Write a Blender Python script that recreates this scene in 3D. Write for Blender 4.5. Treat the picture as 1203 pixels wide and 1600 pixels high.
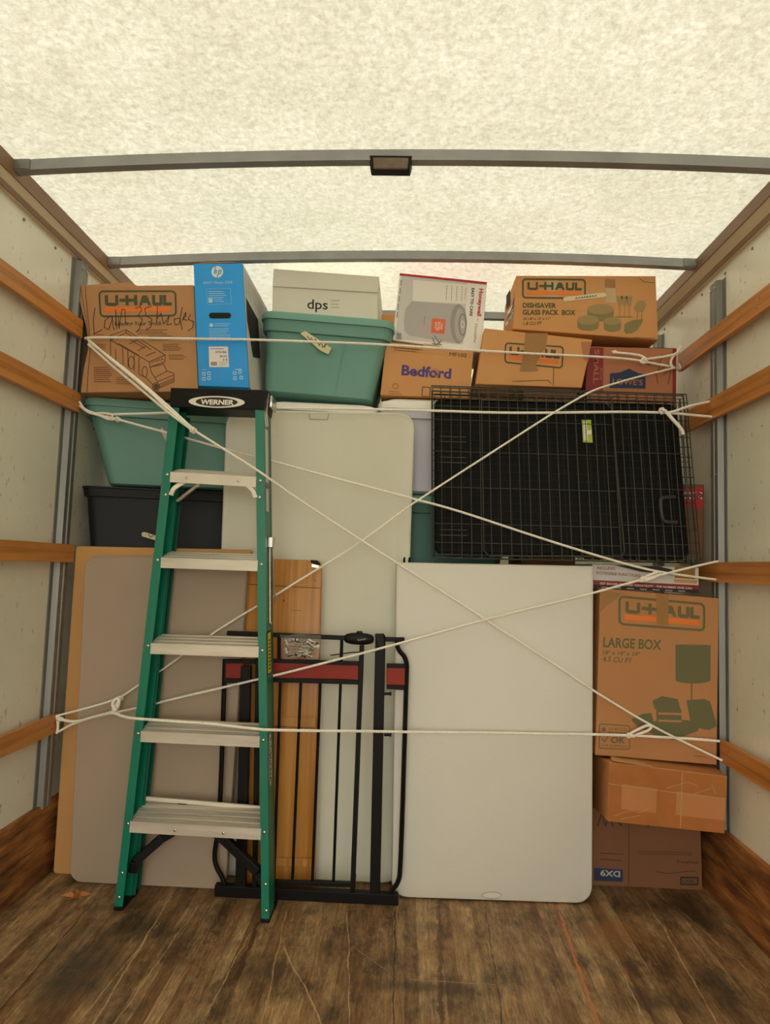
import bpy, bmesh, math, random
import numpy as np
from mathutils import Vector, Matrix
random.seed(7)
SC = bpy.context.scene
COL = SC.collection
for o in list(bpy.data.objects): bpy.data.objects.remove(o)

# ------------------------------------------------------------------ camera
F = 1050.0; CX, CY = 601.5, 800.0; CAMZ = 1.17
_y = np.array([(635-CX)/F, -(885-CY)/F, -1.0]); _y /= np.linalg.norm(_y)
_z = np.array([.03, 1.0, 0.0]); _z -= _z.dot(_y)*_y; _z /= np.linalg.norm(_z)
_x = np.cross(_y, _z)
RM = np.array([_x, _y, _z])                      # camera -> world rotation
cam_d = bpy.data.cameras.new('camera'); cam = bpy.data.objects.new('camera', cam_d); COL.objects.link(cam)
cam_d.sensor_fit = 'VERTICAL'; cam_d.sensor_height = 24.0; cam_d.sensor_width = 18.045
cam_d.lens = 24.0*F/1600; cam_d.clip_start = .05; cam_d.clip_end = 200
cam.matrix_world = Matrix.Translation((0, 0, CAMZ)) @ Matrix(RM.tolist()).to_4x4()
SC.camera = cam

# ------------------------------------------------------------------ light
SKY = 4.2
world = bpy.data.worlds.new('overcast_sky'); SC.world = world; world.use_nodes = True
bg = world.node_tree.nodes['Background']; bg.inputs[0].default_value = (1.0, .965, .85, 1); bg.inputs[1].default_value = SKY
sd = bpy.data.lights.new('sun', 'SUN'); sd.energy = 3.0; sd.angle = math.radians(40); sd.color = (1, .95, .84)
sun = bpy.data.objects.new('sun', sd); COL.objects.link(sun); sun.rotation_euler = (math.radians(-28), math.radians(12), 0)
SC.view_settings.view_transform = 'Standard'; SC.view_settings.look = 'None'
SC.view_settings.exposure = 0.0; SC.view_settings.gamma = 1.0; SC.view_settings.use_curve_mapping = False
SC.cycles.max_bounces = 10; SC.cycles.diffuse_bounces = 6; SC.cycles.transmission_bounces = 6; SC.cycles.transparent_max_bounces = 12

# ------------------------------------------------------------------ helpers
def ray(px, py): return RM @ np.array([(px-CX)/F, -(py-CY)/F, -1.0])
def P(px, py, Y):
    d = ray(px, py); t = Y/d[1]; return Vector((d[0]*t, Y, CAMZ+d[2]*t))
def onplane(px, py, p, n):
    d = Vector(ray(px, py)); c = Vector((0, 0, CAMZ)); t = (p-c).dot(n)/d.dot(n); return c+d*t
def lin(c):
    return tuple(((v/255)/12.92 if v/255 <= .04045 else ((v/255+.055)/1.055)**2.4) for v in c)+(1,)
ORG = {}; BODY = {}
def thing(name, label, cat, loc, group=None):
    o = bpy.data.objects.new(name, None); COL.objects.link(o); o.location = loc; o.empty_display_size = .05
    ORG[o] = Vector(loc); o['label'] = label; o['category'] = cat
    group = group or {'storage_bin': 'stacked plastic tubs', 'cardboard_box': 'cardboard boxes stacked in the load', 'folding_table': 'folding tables standing on edge', 'appliance_box': 'printed appliance cartons'}.get(name)
    if group: o['group'] = group
    return o
def tag(o, label, cat, group=None):
    o['label'] = label; o['category'] = cat
    if group: o['group'] = group
    return o
def build(name, bm, mat, parent=None, origin=None, smooth=False, label=None, kind=None):
    bmesh.ops.recalc_face_normals(bm, faces=bm.faces)
    org = ORG[parent] if parent is not None else (Vector(origin) if origin is not None else Vector((0, 0, 0)))
    me = bpy.data.meshes.new(name)
    for v in bm.verts: v.co -= org
    bm.to_mesh(me); bm.free()
    for m in (mat if isinstance(mat, (list, tuple)) else [mat]): me.materials.append(m)
    if smooth:
        for p in me.polygons: p.use_smooth = True
        try: me.set_sharp_from_angle(angle=math.radians(38))
        except Exception: pass
    o = bpy.data.objects.new(name, me); COL.objects.link(o); ORG[o] = org
    if parent is not None: o.parent = parent
    else: o.location = org
    if label: o['label'] = label
    if kind: o['kind'] = kind
    return o
def struct(name, bm, mat, smooth=False, origin=None):
    o = build(name, bm, mat, origin=origin, smooth=smooth); o['kind'] = 'structure'; return o
def B(): return bmesh.new()
def box(bm, x0, x1, y0, y1, z0, z1, bev=0.0):
    r = bmesh.ops.create_cube(bm, size=1.0)
    for v in r['verts']:
        v.co = Vector(((x0+x1)/2+v.co.x*(x1-x0), (y0+y1)/2+v.co.y*(y1-y0), (z0+z1)/2+v.co.z*(z1-z0)))
    if bev:
        es = list({e for v in r['verts'] for e in v.link_edges})
        bmesh.ops.bevel(bm, geom=es, offset=bev, segments=2, affect='EDGES', profile=.5)
def hexa(bm, p, bev=0.0):
    """p: front TL,TR,BR,BL then back TL,TR,BR,BL"""
    v = [bm.verts.new(q) for q in p]
    fs = [(0,1,2,3),(7,6,5,4),(0,4,5,1),(3,2,6,7),(0,3,7,4),(1,5,6,2)]
    f = [bm.faces.new([v[i] for i in q]) for q in fs]
    if bev:
        es = list({e for q in v for e in q.link_edges})
        bmesh.ops.bevel(bm, geom=es, offset=bev, segments=2, affect='EDGES', profile=.5)
def beam(bm, a, b, w, d, bev=0.0, side=Vector((1,0,0))):
    """bar from a to b; w along side, d along the third axis"""
    a = Vector(a); b = Vector(b); t = (b-a).normalized(); s = (side-side.dot(t)*t).normalized(); u = t.cross(s)
    q = lambda c, i, j: c+s*(w/2*i)+u*(d/2*j)
    hexa(bm, [q(a,-1,-1),q(a,1,-1),q(b,1,-1),q(b,-1,-1),q(a,-1,1),q(a,1,1),q(b,1,1),q(b,-1,1)], bev)
def tube(bm, pts, r, seg=8, closed=False, cap=True):
    pts = [Vector(p) for p in pts]; n = len(pts); rings = []; prev = None
    for i, p in enumerate(pts):
        if closed: t = pts[(i+1) % n]-pts[i-1]
        else: t = pts[min(i+1, n-1)]-pts[max(i-1, 0)]
        if t.length < 1e-9: t = Vector((1,0,0))
        t.normalize()
        if prev is None:
            a = Vector((0,0,1)) if abs(t.z) < .9 else Vector((0,1,0)); s = t.cross(a).normalized()
        else: s = (prev-prev.dot(t)*t).normalized()
        prev = s; u = t.cross(s); rr = r[i] if isinstance(r, (list, tuple)) else r
        rings.append([bm.verts.new(p+(s*math.cos(2*math.pi*k/seg)+u*math.sin(2*math.pi*k/seg))*rr) for k in range(seg)])
    m = n if closed else n-1
    for i in range(m):
        a, b = rings[i], rings[(i+1) % n]
        for k in range(seg): bm.faces.new((a[k], a[(k+1) % seg], b[(k+1) % seg], b[k]))
    if cap and not closed: bm.faces.new(rings[0][::-1]); bm.faces.new(rings[-1])
def disc(bm, c, n, r, h, seg=14, r2=None):
    n = Vector(n).normalized(); c = Vector(c)
    tube(bm, [c, c+n*h*.7, c+n*h], [r, r, (r2 if r2 is not None else r*.7)], seg)
def smoothpts(pts, it=2):
    pts = [Vector(p) for p in pts]
    for _ in range(it):
        q = [pts[0]]
        for a, b in zip(pts, pts[1:]): q += [a*.75+b*.25, a*.25+b*.75]
        q.append(pts[-1]); pts = q
    return pts
def loft(bm, rings, cap=True):
    R = [[bm.verts.new(p) for p in r] for r in rings]; n = len(R[0])
    for a, b in zip(R, R[1:]):
        for k in range(n): bm.faces.new((a[k], a[(k+1) % n], b[(k+1) % n], b[k]))
    if cap: bm.faces.new(R[0][::-1]); bm.faces.new(R[-1])
def rrect(x0, x1, y0, y1, r, seg=5, rt=None):
    out = []; rb, rt = r, (r if rt is None else rt)
    for cx, cy, a0, r in ((x1-rt, y1-rt, 0, rt), (x0+rt, y1-rt, 90, rt), (x0+rb, y0+rb, 180, rb), (x1-rb, y0+rb, 270, rb)):
        for k in range(seg+1):
            a = math.radians(a0+90*k/seg); out.append((cx+r*math.cos(a), cy+r*math.sin(a)))
    return out

# ------------------------------------------------------------------ materials
MATS = {}
def mat(name, col, rough=.6, metal=0.0, var=.0, scale=8.0, bump=0.0, bscale=60.0, stretch=(1,1,1), col2=None, spec=.5, det=4.0):
    if name in MATS: return MATS[name]
    m = bpy.data.materials.new(name); m.use_nodes = True; nt = m.node_tree; b = nt.nodes['Principled BSDF']
    b.inputs['Roughness'].default_value = rough; b.inputs['Metallic'].default_value = metal
    b.inputs['Specular IOR Level'].default_value = spec
    c = lin(col)
    tc = nt.nodes.new('ShaderNodeTexCoord'); mp = nt.nodes.new('ShaderNodeMapping'); mp.inputs['Scale'].default_value = stretch
    nt.links.new(tc.outputs['Object'], mp.inputs[0])
    n = nt.nodes.new('ShaderNodeTexNoise'); n.inputs['Scale'].default_value = scale; n.inputs['Detail'].default_value = det
    nt.links.new(mp.outputs[0], n.inputs['Vector'])
    r = nt.nodes.new('ShaderNodeValToRGB'); r.color_ramp.elements[0].position = .3; r.color_ramp.elements[1].position = .7
    if col2 is not None: c2 = lin(col2)
    else: c2 = tuple(v*(1-var) for v in c[:3])+(1,)
    r.color_ramp.elements[0].color = c2; r.color_ramp.elements[1].color = c
    nt.links.new(n.outputs['Fac'], r.inputs[0]); nt.links.new(r.outputs[0], b.inputs['Base Color'])
    if bump:
        n2 = nt.nodes.new('ShaderNodeTexNoise'); n2.inputs['Scale'].default_value = bscale
        nt.links.new(mp.outputs[0], n2.inputs['Vector'])
        bp = nt.nodes.new('ShaderNodeBump'); bp.inputs['Strength'].default_value = bump; bp.inputs['Distance'].default_value = .01
        nt.links.new(n2.outputs['Fac'], bp.inputs['Height']); nt.links.new(bp.outputs[0], b.inputs['Normal'])
    MATS[name] = m; return m
def nodes(m): return m.node_tree.nodes, m.node_tree.links, m.node_tree.nodes['Principled BSDF']
def ramp(nt, fac, stops):
    r = nt.nodes.new('ShaderNodeValToRGB')
    while len(r.color_ramp.elements) < len(stops): r.color_ramp.elements.new(.5)
    for e, (p, c) in zip(r.color_ramp.elements, stops): e.position = p; e.color = c
    nt.links.new(fac, r.inputs[0]); return r
def mapped(nt, scale, rot=(0,0,0), loc=(0,0,0)):
    tc = nt.nodes.new('ShaderNodeTexCoord'); mp = nt.nodes.new('ShaderNodeMapping')
    mp.inputs['Scale'].default_value = scale; mp.inputs['Rotation'].default_value = rot; mp.inputs['Location'].default_value = loc
    nt.links.new(tc.outputs['Object'], mp.inputs[0]); return mp.outputs[0]
def noise(nt, vec, scale, det=4, rough=.5):
    n = nt.nodes.new('ShaderNodeTexNoise'); n.inputs['Scale'].default_value = scale; n.inputs['Detail'].default_value = det; n.inputs['Roughness'].default_value = rough
    nt.links.new(vec, n.inputs['Vector']); return n.outputs['Fac']
def mix(nt, fac, a, b, mode='MIX'):
    m = nt.nodes.new('ShaderNodeMix'); m.data_type = 'RGBA'; m.blend_type = mode
    for s, v in ((m.inputs[0], fac), (m.inputs[6], a), (m.inputs[7], b)):
        if hasattr(v, 'is_linked'): nt.links.new(v, s)
        else: s.default_value = v
    return m.outputs[2]
def math_(nt, op, a, b=0.0, clamp=False):
    m = nt.nodes.new('ShaderNodeMath'); m.operation = op; m.use_clamp = clamp
    for s, v in ((m.inputs[0], a), (m.inputs[1], b)):
        if hasattr(v, 'is_linked'): nt.links.new(v, s)
        else: s.default_value = v
    return m.outputs[0]

def floor_material():
    m = bpy.data.materials.new('worn_plank_floor'); m.use_nodes = True; nt = m.node_tree; b = nt.nodes['Principled BSDF']
    v0 = mapped(nt, (1,1,1)); sep = nt.nodes.new('ShaderNodeSeparateXYZ'); nt.links.new(v0, sep.inputs[0])
    # narrow laminated planks running into the truck
    jit = math_(nt, 'MULTIPLY', noise(nt, mapped(nt, (1.5, .25, 1)), 1.0, 1, .4), .5)
    lane = math_(nt, 'ADD', math_(nt, 'MULTIPLY', sep.outputs[0], 26.0), jit)
    pl = math_(nt, 'FLOOR', lane)
    wn = nt.nodes.new('ShaderNodeTexWhiteNoise'); wn.noise_dimensions = '1D'; nt.links.new(pl, wn.inputs['W'])
    base = ramp(nt, wn.outputs['Value'], [(0, lin((138,102,68))), (.5, lin((170,134,94))), (1, lin((200,166,122)))]).outputs[0]
    st = noise(nt, mapped(nt, (48, 2.6, 1)), 1.0, 8, .72)
    base = mix(nt, .85, base, ramp(nt, st, [(.32, (.36,.33,.30,1)), (.5, (.86,.85,.84,1)), (.68, (1.35,1.32,1.25,1))]).outputs[0], 'MULTIPLY')
    g = noise(nt, mapped(nt, (6.0, 3.0, 1)), 1.5, 9, .72)
    base = mix(nt, ramp(nt, g, [(.45, (0,0,0,1)), (.62, (.8,.8,.8,1))]).outputs[0], base, lin((70,54,38)))
    g2 = noise(nt, mapped(nt, (5.0, 2.4, 1), loc=(5,3,0)), 2.0, 9, .75)
    base = mix(nt, ramp(nt, g2, [(.5, (0,0,0,1)), (.66, (.6,.6,.6,1))]).outputs[0], base, lin((196,164,120)))
    g3 = noise(nt, mapped(nt, (2.0, 1.2, 1), loc=(2,9,0)), 2.0, 6, .7)
    base = mix(nt, ramp(nt, g3, [(.54, (0,0,0,1)), (.7, (.5,.5,.5,1))]).outputs[0], base, lin((176,120,70)))
    fine = noise(nt, mapped(nt, (170, 18, 1)), 1.0, 8, .8)
    base = mix(nt, .7, base, ramp(nt, fine, [(.36, (.36,.34,.31,1)), (.52, (.9,.9,.88,1)), (.64, (1.5,1.48,1.42,1))]).outputs[0], 'MULTIPLY')
    # two dark oily stains and a rust coloured line worn into the planks
    def blob(cx, cy, rx, ry, rot=0):
        vv = mapped(nt, (1/rx, 1/ry, 1), loc=(-cx/rx, -cy/ry, 0))
        wob = noise(nt, mapped(nt, (9, 4, 1), loc=(cx, cy, 0)), 1.0, 6, .7)
        ln = nt.nodes.new('ShaderNodeVectorMath'); ln.operation = 'LENGTH'; sx = nt.nodes.new('ShaderNodeVectorMath'); sx.operation = 'MULTIPLY'; sx.inputs[1].default_value = (1,1,0)
        nt.links.new(vv, sx.inputs[0]); nt.links.new(sx.outputs[0], ln.inputs[0])
        d = math_(nt, 'ADD', ln.outputs['Value'], math_(nt, 'MULTIPLY', math_(nt, 'SUBTRACT', wob, .5), 2.6))
        return ramp(nt, d, [(.3, (.68,.68,.68,1)), (1.15, (0,0,0,1))]).outputs[0]
    for (x, y, rx, ry, c) in ((-.90, 1.98, .17, .24, (60,60,50)), (-.80, 2.2, .10, .10, (48,44,34)), (.72, 1.96, .16, .09, (46,40,32)), (.93, 2.02, .06, .24, (40,40,34)), (1.0, 2.5, .12, .16, (46,38,28)), (-.36, 2.02, .12, .10, (58,44,32)), (.70, 2.3, .10, .12, (150,104,62)), (.1, 1.98, .22, .04, (66,50,36))):
        base = mix(nt, blob(x, y, rx, ry), base, lin(c))
    # seams
    fr = math_(nt, 'FRACT', lane)
    seam = ramp(nt, fr, [(0, (1,1,1,1)), (.035, (0,0,0,1))]).outputs[0]
    base = mix(nt, math_(nt, 'MULTIPLY', seam, .55), base, lin((28,22,16)))
    # worn lines and scratches, each at its own place on the floor
    wob = noise(nt, mapped(nt, (3, 9, 1)), 1.0, 4, .6)
    thick = math_(nt, 'MULTIPLY', math_(nt, 'SUBTRACT', noise(nt, mapped(nt, (40, 22, 1)), 1.0, 4, .7), .3), 2.4)
    for (ax, ay, bx, by, w, k) in ((0.565, 2.487, 0.533, 1.867, 0.009, 'o'), (-0.783, 2.415, -0.752, 1.761, 0.005, 'l'), (-0.669, 2.413, -0.7, 1.765, 0.003, 'l'), (-0.369, 2.347, -0.331, 1.796, 0.003, 'l'), (-0.458, 2.201, -0.482, 1.82, 0.003, 'l'), (-0.34, 2.14, -0.18, 1.808, 0.004, 'l'), (-0.164, 2.367, -0.112, 1.814, 0.003, 'l'), (0.894, 2.387, 0.85, 1.893, 0.004, 'l'), (0.894, 2.538, 0.885, 2.309, 0.003, 'l'), (0.673, 2.165, 0.662, 1.878, 0.004, 'l'), (0.149, 2.441, 0.126, 1.833, 0.014, 'r'), (-0.445, 2.278, -0.441, 1.972, 0.012, 'r'), (0.31, 2.457, 0.283, 1.846, 0.003, 'd'), (-0.002, 2.405, 0.001, 1.823, 0.004, 'd'), (0.044, 2.014, 0.28, 2.011, 0.002, 'l'), (-0.132, 2.159, -0.021, 2.054, 0.002, 'l'), (-0.278, 2.146, -0.347, 2.147, 0.002, 'l'), (0.993, 2.503, 1.068, 2.074, 0.003, 'l'), (-1.028, 2.368, -1.007, 1.788, 0.004, 'd'), (-0.761, 2.248, -0.791, 1.757, 0.003, 'l')):
        L_ = math.hypot(bx-ax, by-ay); ux, uy = (bx-ax)/L_, (by-ay)/L_
        dn = math_(nt, 'ADD', math_(nt, 'MULTIPLY', sep.outputs[0], -uy), math_(nt, 'MULTIPLY', sep.outputs[1], ux))
        dn = math_(nt, 'SUBTRACT', dn, -uy*ax+ux*ay)
        dn = math_(nt, 'ABSOLUTE', math_(nt, 'ADD', dn, math_(nt, 'MULTIPLY', math_(nt, 'SUBTRACT', wob, .5), .022)))
        al = math_(nt, 'SUBTRACT', math_(nt, 'ADD', math_(nt, 'MULTIPLY', sep.outputs[0], ux), math_(nt, 'MULTIPLY', sep.outputs[1], uy)), ux*ax+uy*ay)
        ins = math_(nt, 'MULTIPLY', math_(nt, 'GREATER_THAN', al, 0.0), math_(nt, 'LESS_THAN', al, L_*1.02))
        hit = math_(nt, 'LESS_THAN', dn, math_(nt, 'MULTIPLY', thick, w))
        c_, f_ = {'o': ((206,124,72), .85), 'l': ((204,172,126), .7), 'r': ((84,50,34), .7), 'd': ((36,27,19), .8)}[k]
        base = mix(nt, math_(nt, 'MULTIPLY', math_(nt, 'MULTIPLY', hit, ins), f_), base, lin(c_))
    nt.links.new(base, b.inputs['Base Color']); b.inputs['Roughness'].default_value = .55
    bp = nt.nodes.new('ShaderNodeBump'); bp.inputs['Strength'].default_value = .35; bp.inputs['Distance'].default_value = .004
    nt.links.new(st, bp.inputs['Height']); nt.links.new(bp.outputs[0], b.inputs['Normal'])
    return m
def wood_material(name, c1, c2, c3, axis=1, rough=.5, k=40, along=1.6, blot=.5):
    m = bpy.data.materials.new(name); m.use_nodes = True; nt = m.node_tree; b = nt.nodes['Principled BSDF']
    s = [k, k, k]; s[axis] = along
    st = noise(nt, mapped(nt, tuple(s)), 1.0, 6, .6)
    base = ramp(nt, st, [(.3, lin(c1)), (.5, lin(c2)), (.72, lin(c3))]).outputs[0]
    s2 = [5, 5, 5]; s2[axis] = 1.5
    bl = noise(nt, mapped(nt, tuple(s2), loc=(3,3,3)), 1.3, 5, .6)
    base = mix(nt, ramp(nt, bl, [(.5, (0,0,0,1)), (.75, (blot,)*3+(1,))]).outputs[0], base, lin(tuple(v*.45 for v in c1)))
    nt.links.new(base, b.inputs['Base Color']); b.inputs['Roughness'].default_value = rough
    bp = nt.nodes.new('ShaderNodeBump'); bp.inputs['Strength'].default_value = .25; bp.inputs['Distance'].default_value = .003
    nt.links.new(st, bp.inputs['Height']); nt.links.new(bp.outputs[0], b.inputs['Normal'])
    return m
def wall_material():
    m = bpy.data.materials.new('scuffed_white_panel'); m.use_nodes = True; nt = m.node_tree; b = nt.nodes['Principled BSDF']
    g = noise(nt, mapped(nt, (1,1,1)), 2.2, 6, .6)
    base = ramp(nt, g, [(.3, lin((228,225,206))), (.7, lin((242,240,224)))]).outputs[0]
    sp = noise(nt, mapped(nt, (1, 9, 5)), 3.2, 3, .5)      # scuff patches
    sp2 = noise(nt, mapped(nt, (1, 40, 18), rot=(.7,0,0)), 1.3, 4, .7)
    msk = math_(nt, 'MULTIPLY', ramp(nt, sp2, [(.6, (0,0,0,1)), (.67, (1,1,1,1))]).outputs[0], ramp(nt, sp, [(.5, (0,0,0,1)), (.64, (.8,.8,.8,1))]).outputs[0])
    base = mix(nt, msk, base, lin((92,86,70)))
    v = nt.nodes.new('ShaderNodeTexVoronoi'); v.inputs['Scale'].default_value = 9.0; nt.links.new(mapped(nt, (1,1,1.6)), v.inputs['Vector'])
    dot = ramp(nt, v.outputs['Distance'], [(.035, (.75,.75,.75,1)), (.05, (0,0,0,1))]).outputs[0]
    base = mix(nt, math_(nt, 'MULTIPLY', dot, ramp(nt, noise(nt, mapped(nt, (1,1,1), loc=(4,4,4)), 4.0, 3), [(.52, (0,0,0,1)), (.56, (1,1,1,1))]).outputs[0]), base, lin((60,55,46)))
    nt.links.new(base, b.inputs['Base Color']); b.inputs['Roughness'].default_value = .24; b.inputs['Specular IOR Level'].default_value = .35
    return m
def roof_material():
    m = bpy.data.materials.new('translucent_fibreglass'); m.use_nodes = True; nt = m.node_tree; nt.nodes.remove(nt.nodes['Principled BSDF'])
    out = nt.nodes['Material Output']
    a = noise(nt, mapped(nt, (55, 62, 1)), 1.0, 8, .7)
    a2 = noise(nt, mapped(nt, (120, 60, 1), rot=(0,0,.5)), 1.0, 4, .65)
    bb = noise(nt, mapped(nt, (2.2, 2.8, 1)), 1.0, 4, .6)
    c = ramp(nt, a, [(.32, (.126,.125,.104,1)), (.5, (.163,.162,.142,1)), (.66, (.198,.197,.180,1))]).outputs[0]
    c = mix(nt, .8, c, ramp(nt, a2, [(.32, (.80,.79,.73,1)), (.6, (1.05,1.05,1.05,1))]).outputs[0], 'MULTIPLY')
    c = mix(nt, .7, c, ramp(nt, bb, [(.3, (.87,.87,.82,1)), (.65, (1.03,1.03,1.02,1))]).outputs[0], 'MULTIPLY')
    w = nt.nodes.new('ShaderNodeTexWave'); w.bands_direction = 'Y'; w.inputs['Scale'].default_value = 42.0; w.inputs['Distortion'].default_value = .6
    nt.links.new(mapped(nt, (1,1,1)), w.inputs['Vector'])
    c = mix(nt, .5, c, ramp(nt, w.outputs['Fac'], [(.1, (.93,.93,.9,1)), (.6, (1,1,1,1))]).outputs[0], 'MULTIPLY')
    fib = noise(nt, mapped(nt, (60, 16, 1), rot=(0,0,.5)), 1.0, 2, .4)
    c = mix(nt, ramp(nt, fib, [(.76, (0,0,0,1)), (.8, (.35,.35,.35,1))]).outputs[0], c, (.2,.17,.08,1))
    tr = nt.nodes.new('ShaderNodeBsdfTranslucent'); df = nt.nodes.new('ShaderNodeBsdfDiffuse'); ad = nt.nodes.new('ShaderNodeAddShader')
    nt.links.new(c, tr.inputs[0]); df.inputs[0].default_value = (.42,.41,.34,1)
    bp = nt.nodes.new('ShaderNodeBump'); bp.inputs['Strength'].default_value = .4; bp.inputs['Distance'].default_value = .004
    nt.links.new(a, bp.inputs['Height']); nt.links.new(bp.outputs[0], df.inputs['Normal'])
    nt.links.new(tr.outputs[0], ad.inputs[0]); nt.links.new(df.outputs[0], ad.inputs[1]); nt.links.new(ad.outputs[0], out.inputs[0])
    return m

M_FLOOR = floor_material(); M_WALL = wall_material(); M_ROOF = roof_material()
M_SLAT = wood_material('varnished_slat_wood', (160,98,42), (200,130,62), (216,150,80), 1, .42, 45, 1.2, .35)
M_KICK = wood_material('weathered_kick_board', (78,46,24), (150,94,48), (204,142,82), 1, .6, 34, 5.0, .8)
M_PINE = wood_material('pine_board', (160,104,42), (192,132,58), (210,152,76), 2, .38, 40, 1.0, .15)
M_GALV = mat('galvanized_steel', (150,150,145), .5, .55, .3, 14, .1, 60, (1,1,.15))
M_BOW = mat('grey_steel_bow', (160,162,162), .5, .2, .2, 10)
M_RAIL = mat('roof_rail_metal', (246,234,204), .5, .0, .15, 6, stretch=(1,.3,1))
M_RAIL2 = mat('roof_rail_brown', (150,116,86), .5, .1, .3, 6, stretch=(1,.3,1))
M_BLACKP = mat('black_plastic', (15,14,13), .5, spec=.25)
M_BLACKM = mat('black_painted_steel', (12,10,9), .5, spec=.22)
M_WIRE = mat('black_crate_wire', (66,68,60), .45, .0, spec=.4)
M_TRAY = mat('black_crate_tray', (18,19,17), .7, 0, .2, 20, spec=.2)
M_HANDLE = mat('worn_black_handle', (52,54,54), .35)
M_WIRED = mat('rear_crate_wire', (30,31,28), .5, spec=.25)
M_ALU = mat('brushed_aluminium', (236,228,212), .4, .45, .25, 10, .05, 80, (.3,4,4))
M_ALUW = mat('pale_aluminium_face', (236,228,212), .5, .25, .12, 10)
M_GREEN = mat('green_fiberglass', (2,124,98), .4, 0, .1, 20, .04, 90, (4,4,.3))
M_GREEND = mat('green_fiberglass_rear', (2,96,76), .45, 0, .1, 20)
M_TEAL = mat('teal_bin_plastic', (106,156,144), .5, 0, .08, 5)
M_TEALL = mat('teal_lid_plastic', (116,166,152), .5, 0, .06, 5)
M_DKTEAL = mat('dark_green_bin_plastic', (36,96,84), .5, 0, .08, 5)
M_NAVY = mat('dark_navy_bin_plastic', (26,29,33), .55, 0, .1, 5, spec=.3)
M_LAV = mat('pale_lavender_plastic', (206,204,216), .5, 0, .04, 5)
M_WHITEP = mat('white_table_plastic', (221,218,207), .5, 0, .05, 3, .06, 220)
M_WHITEP2 = mat('off_white_table_plastic', (222,221,202), .5, 0, .06, 3, .06, 220)
M_BEIGE = mat('taupe_table_plastic', (172,153,132), .55, 0, .06, 4, .05, 160)
M_TAN = mat('tan_cardboard_pack', (206,156,96), .75, 0, .06, 4)
M_CARD = mat('brown_cardboard', (192,142,96), .8, 0, .09, 5, .05, 40)
M_CARDO = mat('orange_brown_cardboard', (214,156,98), .8, 0, .08, 5, .05, 40)
M_CARDL = mat('large_box_cardboard', (190,134,86), .8, 0, .08, 5, .05, 40)
M_CARDD = mat('shaded_cardboard', (134,90,60), .8, 0, .12, 5, .05, 40)  # brown cardboard with the shade low in the stack darkened into its colour
M_CARDR = mat('reddish_cardboard', (186,122,86), .8, 0, .1, 5, .05, 40)
M_TAPE = mat('packing_tape', (196,142,82), .25, 0, .12, 12, .1, 40)
M_TAPE2 = mat('brown_tape', (164,118,62), .4, 0, .12, 12)
M_SQ = mat('squashed_box_cardboard', (196,132,78), .8, 0, .1, 6, .08, 30)
M_SQT = mat('shiny_box_tape', (184,116,62), .25, 0, .15, 14, .12, 50)
M_CLEAR = mat('clear_tape', (204,172,130), .22, 0, .1, 12)
M_BLUE = mat('cyan_blue_card', (36,164,250), .5, 0, .05, 6)
M_WHITE = mat('white_card', (242,238,230), .55, 0, .04, 5)
M_GREYC = mat('pale_grey_card', (212,208,204), .55, 0, .04, 5)
M_DPS = mat('white_file_box_card', (226,222,208), .65, 0, .04, 5)
M_INKG = mat('dark_green_ink', (74,84,54), .7)
M_INKL = mat('olive_green_ink', (106,104,68), .7)
M_INKSOFT = mat('faded_green_ink', (164,140,90), .7)
M_INKSOFT2 = mat('faded_green_ink_dark', (136,124,80), .7)
M_ORANGE = mat('orange_ink', (236,124,48), .6)
M_BLACKI = mat('black_ink', (44,36,30), .6)
M_BROWNI = mat('brown_line_ink', (100,70,44), .7)
M_PURPLE = mat('purple_ink', (78,58,132), .6)
M_RED = mat('red_ink', (196,44,52), .5)
M_DRED = mat('dark_red_print', (140,34,38), .5)
M_LBLUE = mat('light_blue_ink', (120,196,232), .5)
M_LBLUE2 = mat('pale_blue_ink', (186,220,232), .5)
M_WHITEI = mat('white_ink', (236,232,222), .5)
M_GREYI = mat('grey_ink', (120,116,110), .6)
M_LGREYI = mat('light_grey_ink', (182,176,172), .6)
M_MGREYI = mat('mid_grey_ink', (158,152,148), .6)
M_NAVYI = mat('navy_ink', (30,52,86), .6)
M_LABELRED = mat('orange_sticker', (236,102,48), .5)
M_MASK = mat('masking_tape', (224,214,176), .6, 0, .08, 20)
M_YEL = mat('yellow_label', (226,208,48), .5)
M_LIME = mat('lime_label', (176,204,58), .5)
M_ROPE = mat('white_cotton_rope', (255,250,236), .8, 0, .15, 160, .3, 260)
M_REDW = mat('red_brown_wood', (150,38,14), .45, 0, .25, 8, stretch=(.3,4,4), spec=.3)
M_DARKI = mat('dark_gap', (18,16,14), .8)
M_STEELB = mat('shiny_steel_hardware', (190,186,176), .25, .95)
M_LENS = mat('dusty_lamp_lens', (120,100,80), .2, 0, .3, 30)
M_LEAF = mat('dry_leaf', (190,126,68), .7, 0, .3, 60)
M_ASPH = mat('asphalt', (128,122,112), .9, 0, .2, 10)

# ------------------------------------------------------------------ setting
XL, XR = -1.300, 1.172; Y0, Y1 = -2.3, 4.4; ZE = 2.385
bm = B(); box(bm, XL-.05, XR+.05, Y0, Y1, -.05, 0); struct('floor', bm, M_FLOOR)
bm = B(); box(bm, XL-.02, XL, Y0, Y1, 0, ZE); struct('wall_left', bm, M_WALL)
bm = B(); box(bm, XR, XR+.02, Y0, Y1, 0, ZE); struct('wall_right', bm, M_WALL)
bm = B(); box(bm, XL-.02, XR+.02, Y1, Y1+.02, 0, ZE+.06); struct('wall_back', bm, M_WALL)
bm = B(); box(bm, -30, 30, -30, 30, -1.0, -.95); struct('ground', bm, M_ASPH)
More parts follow.
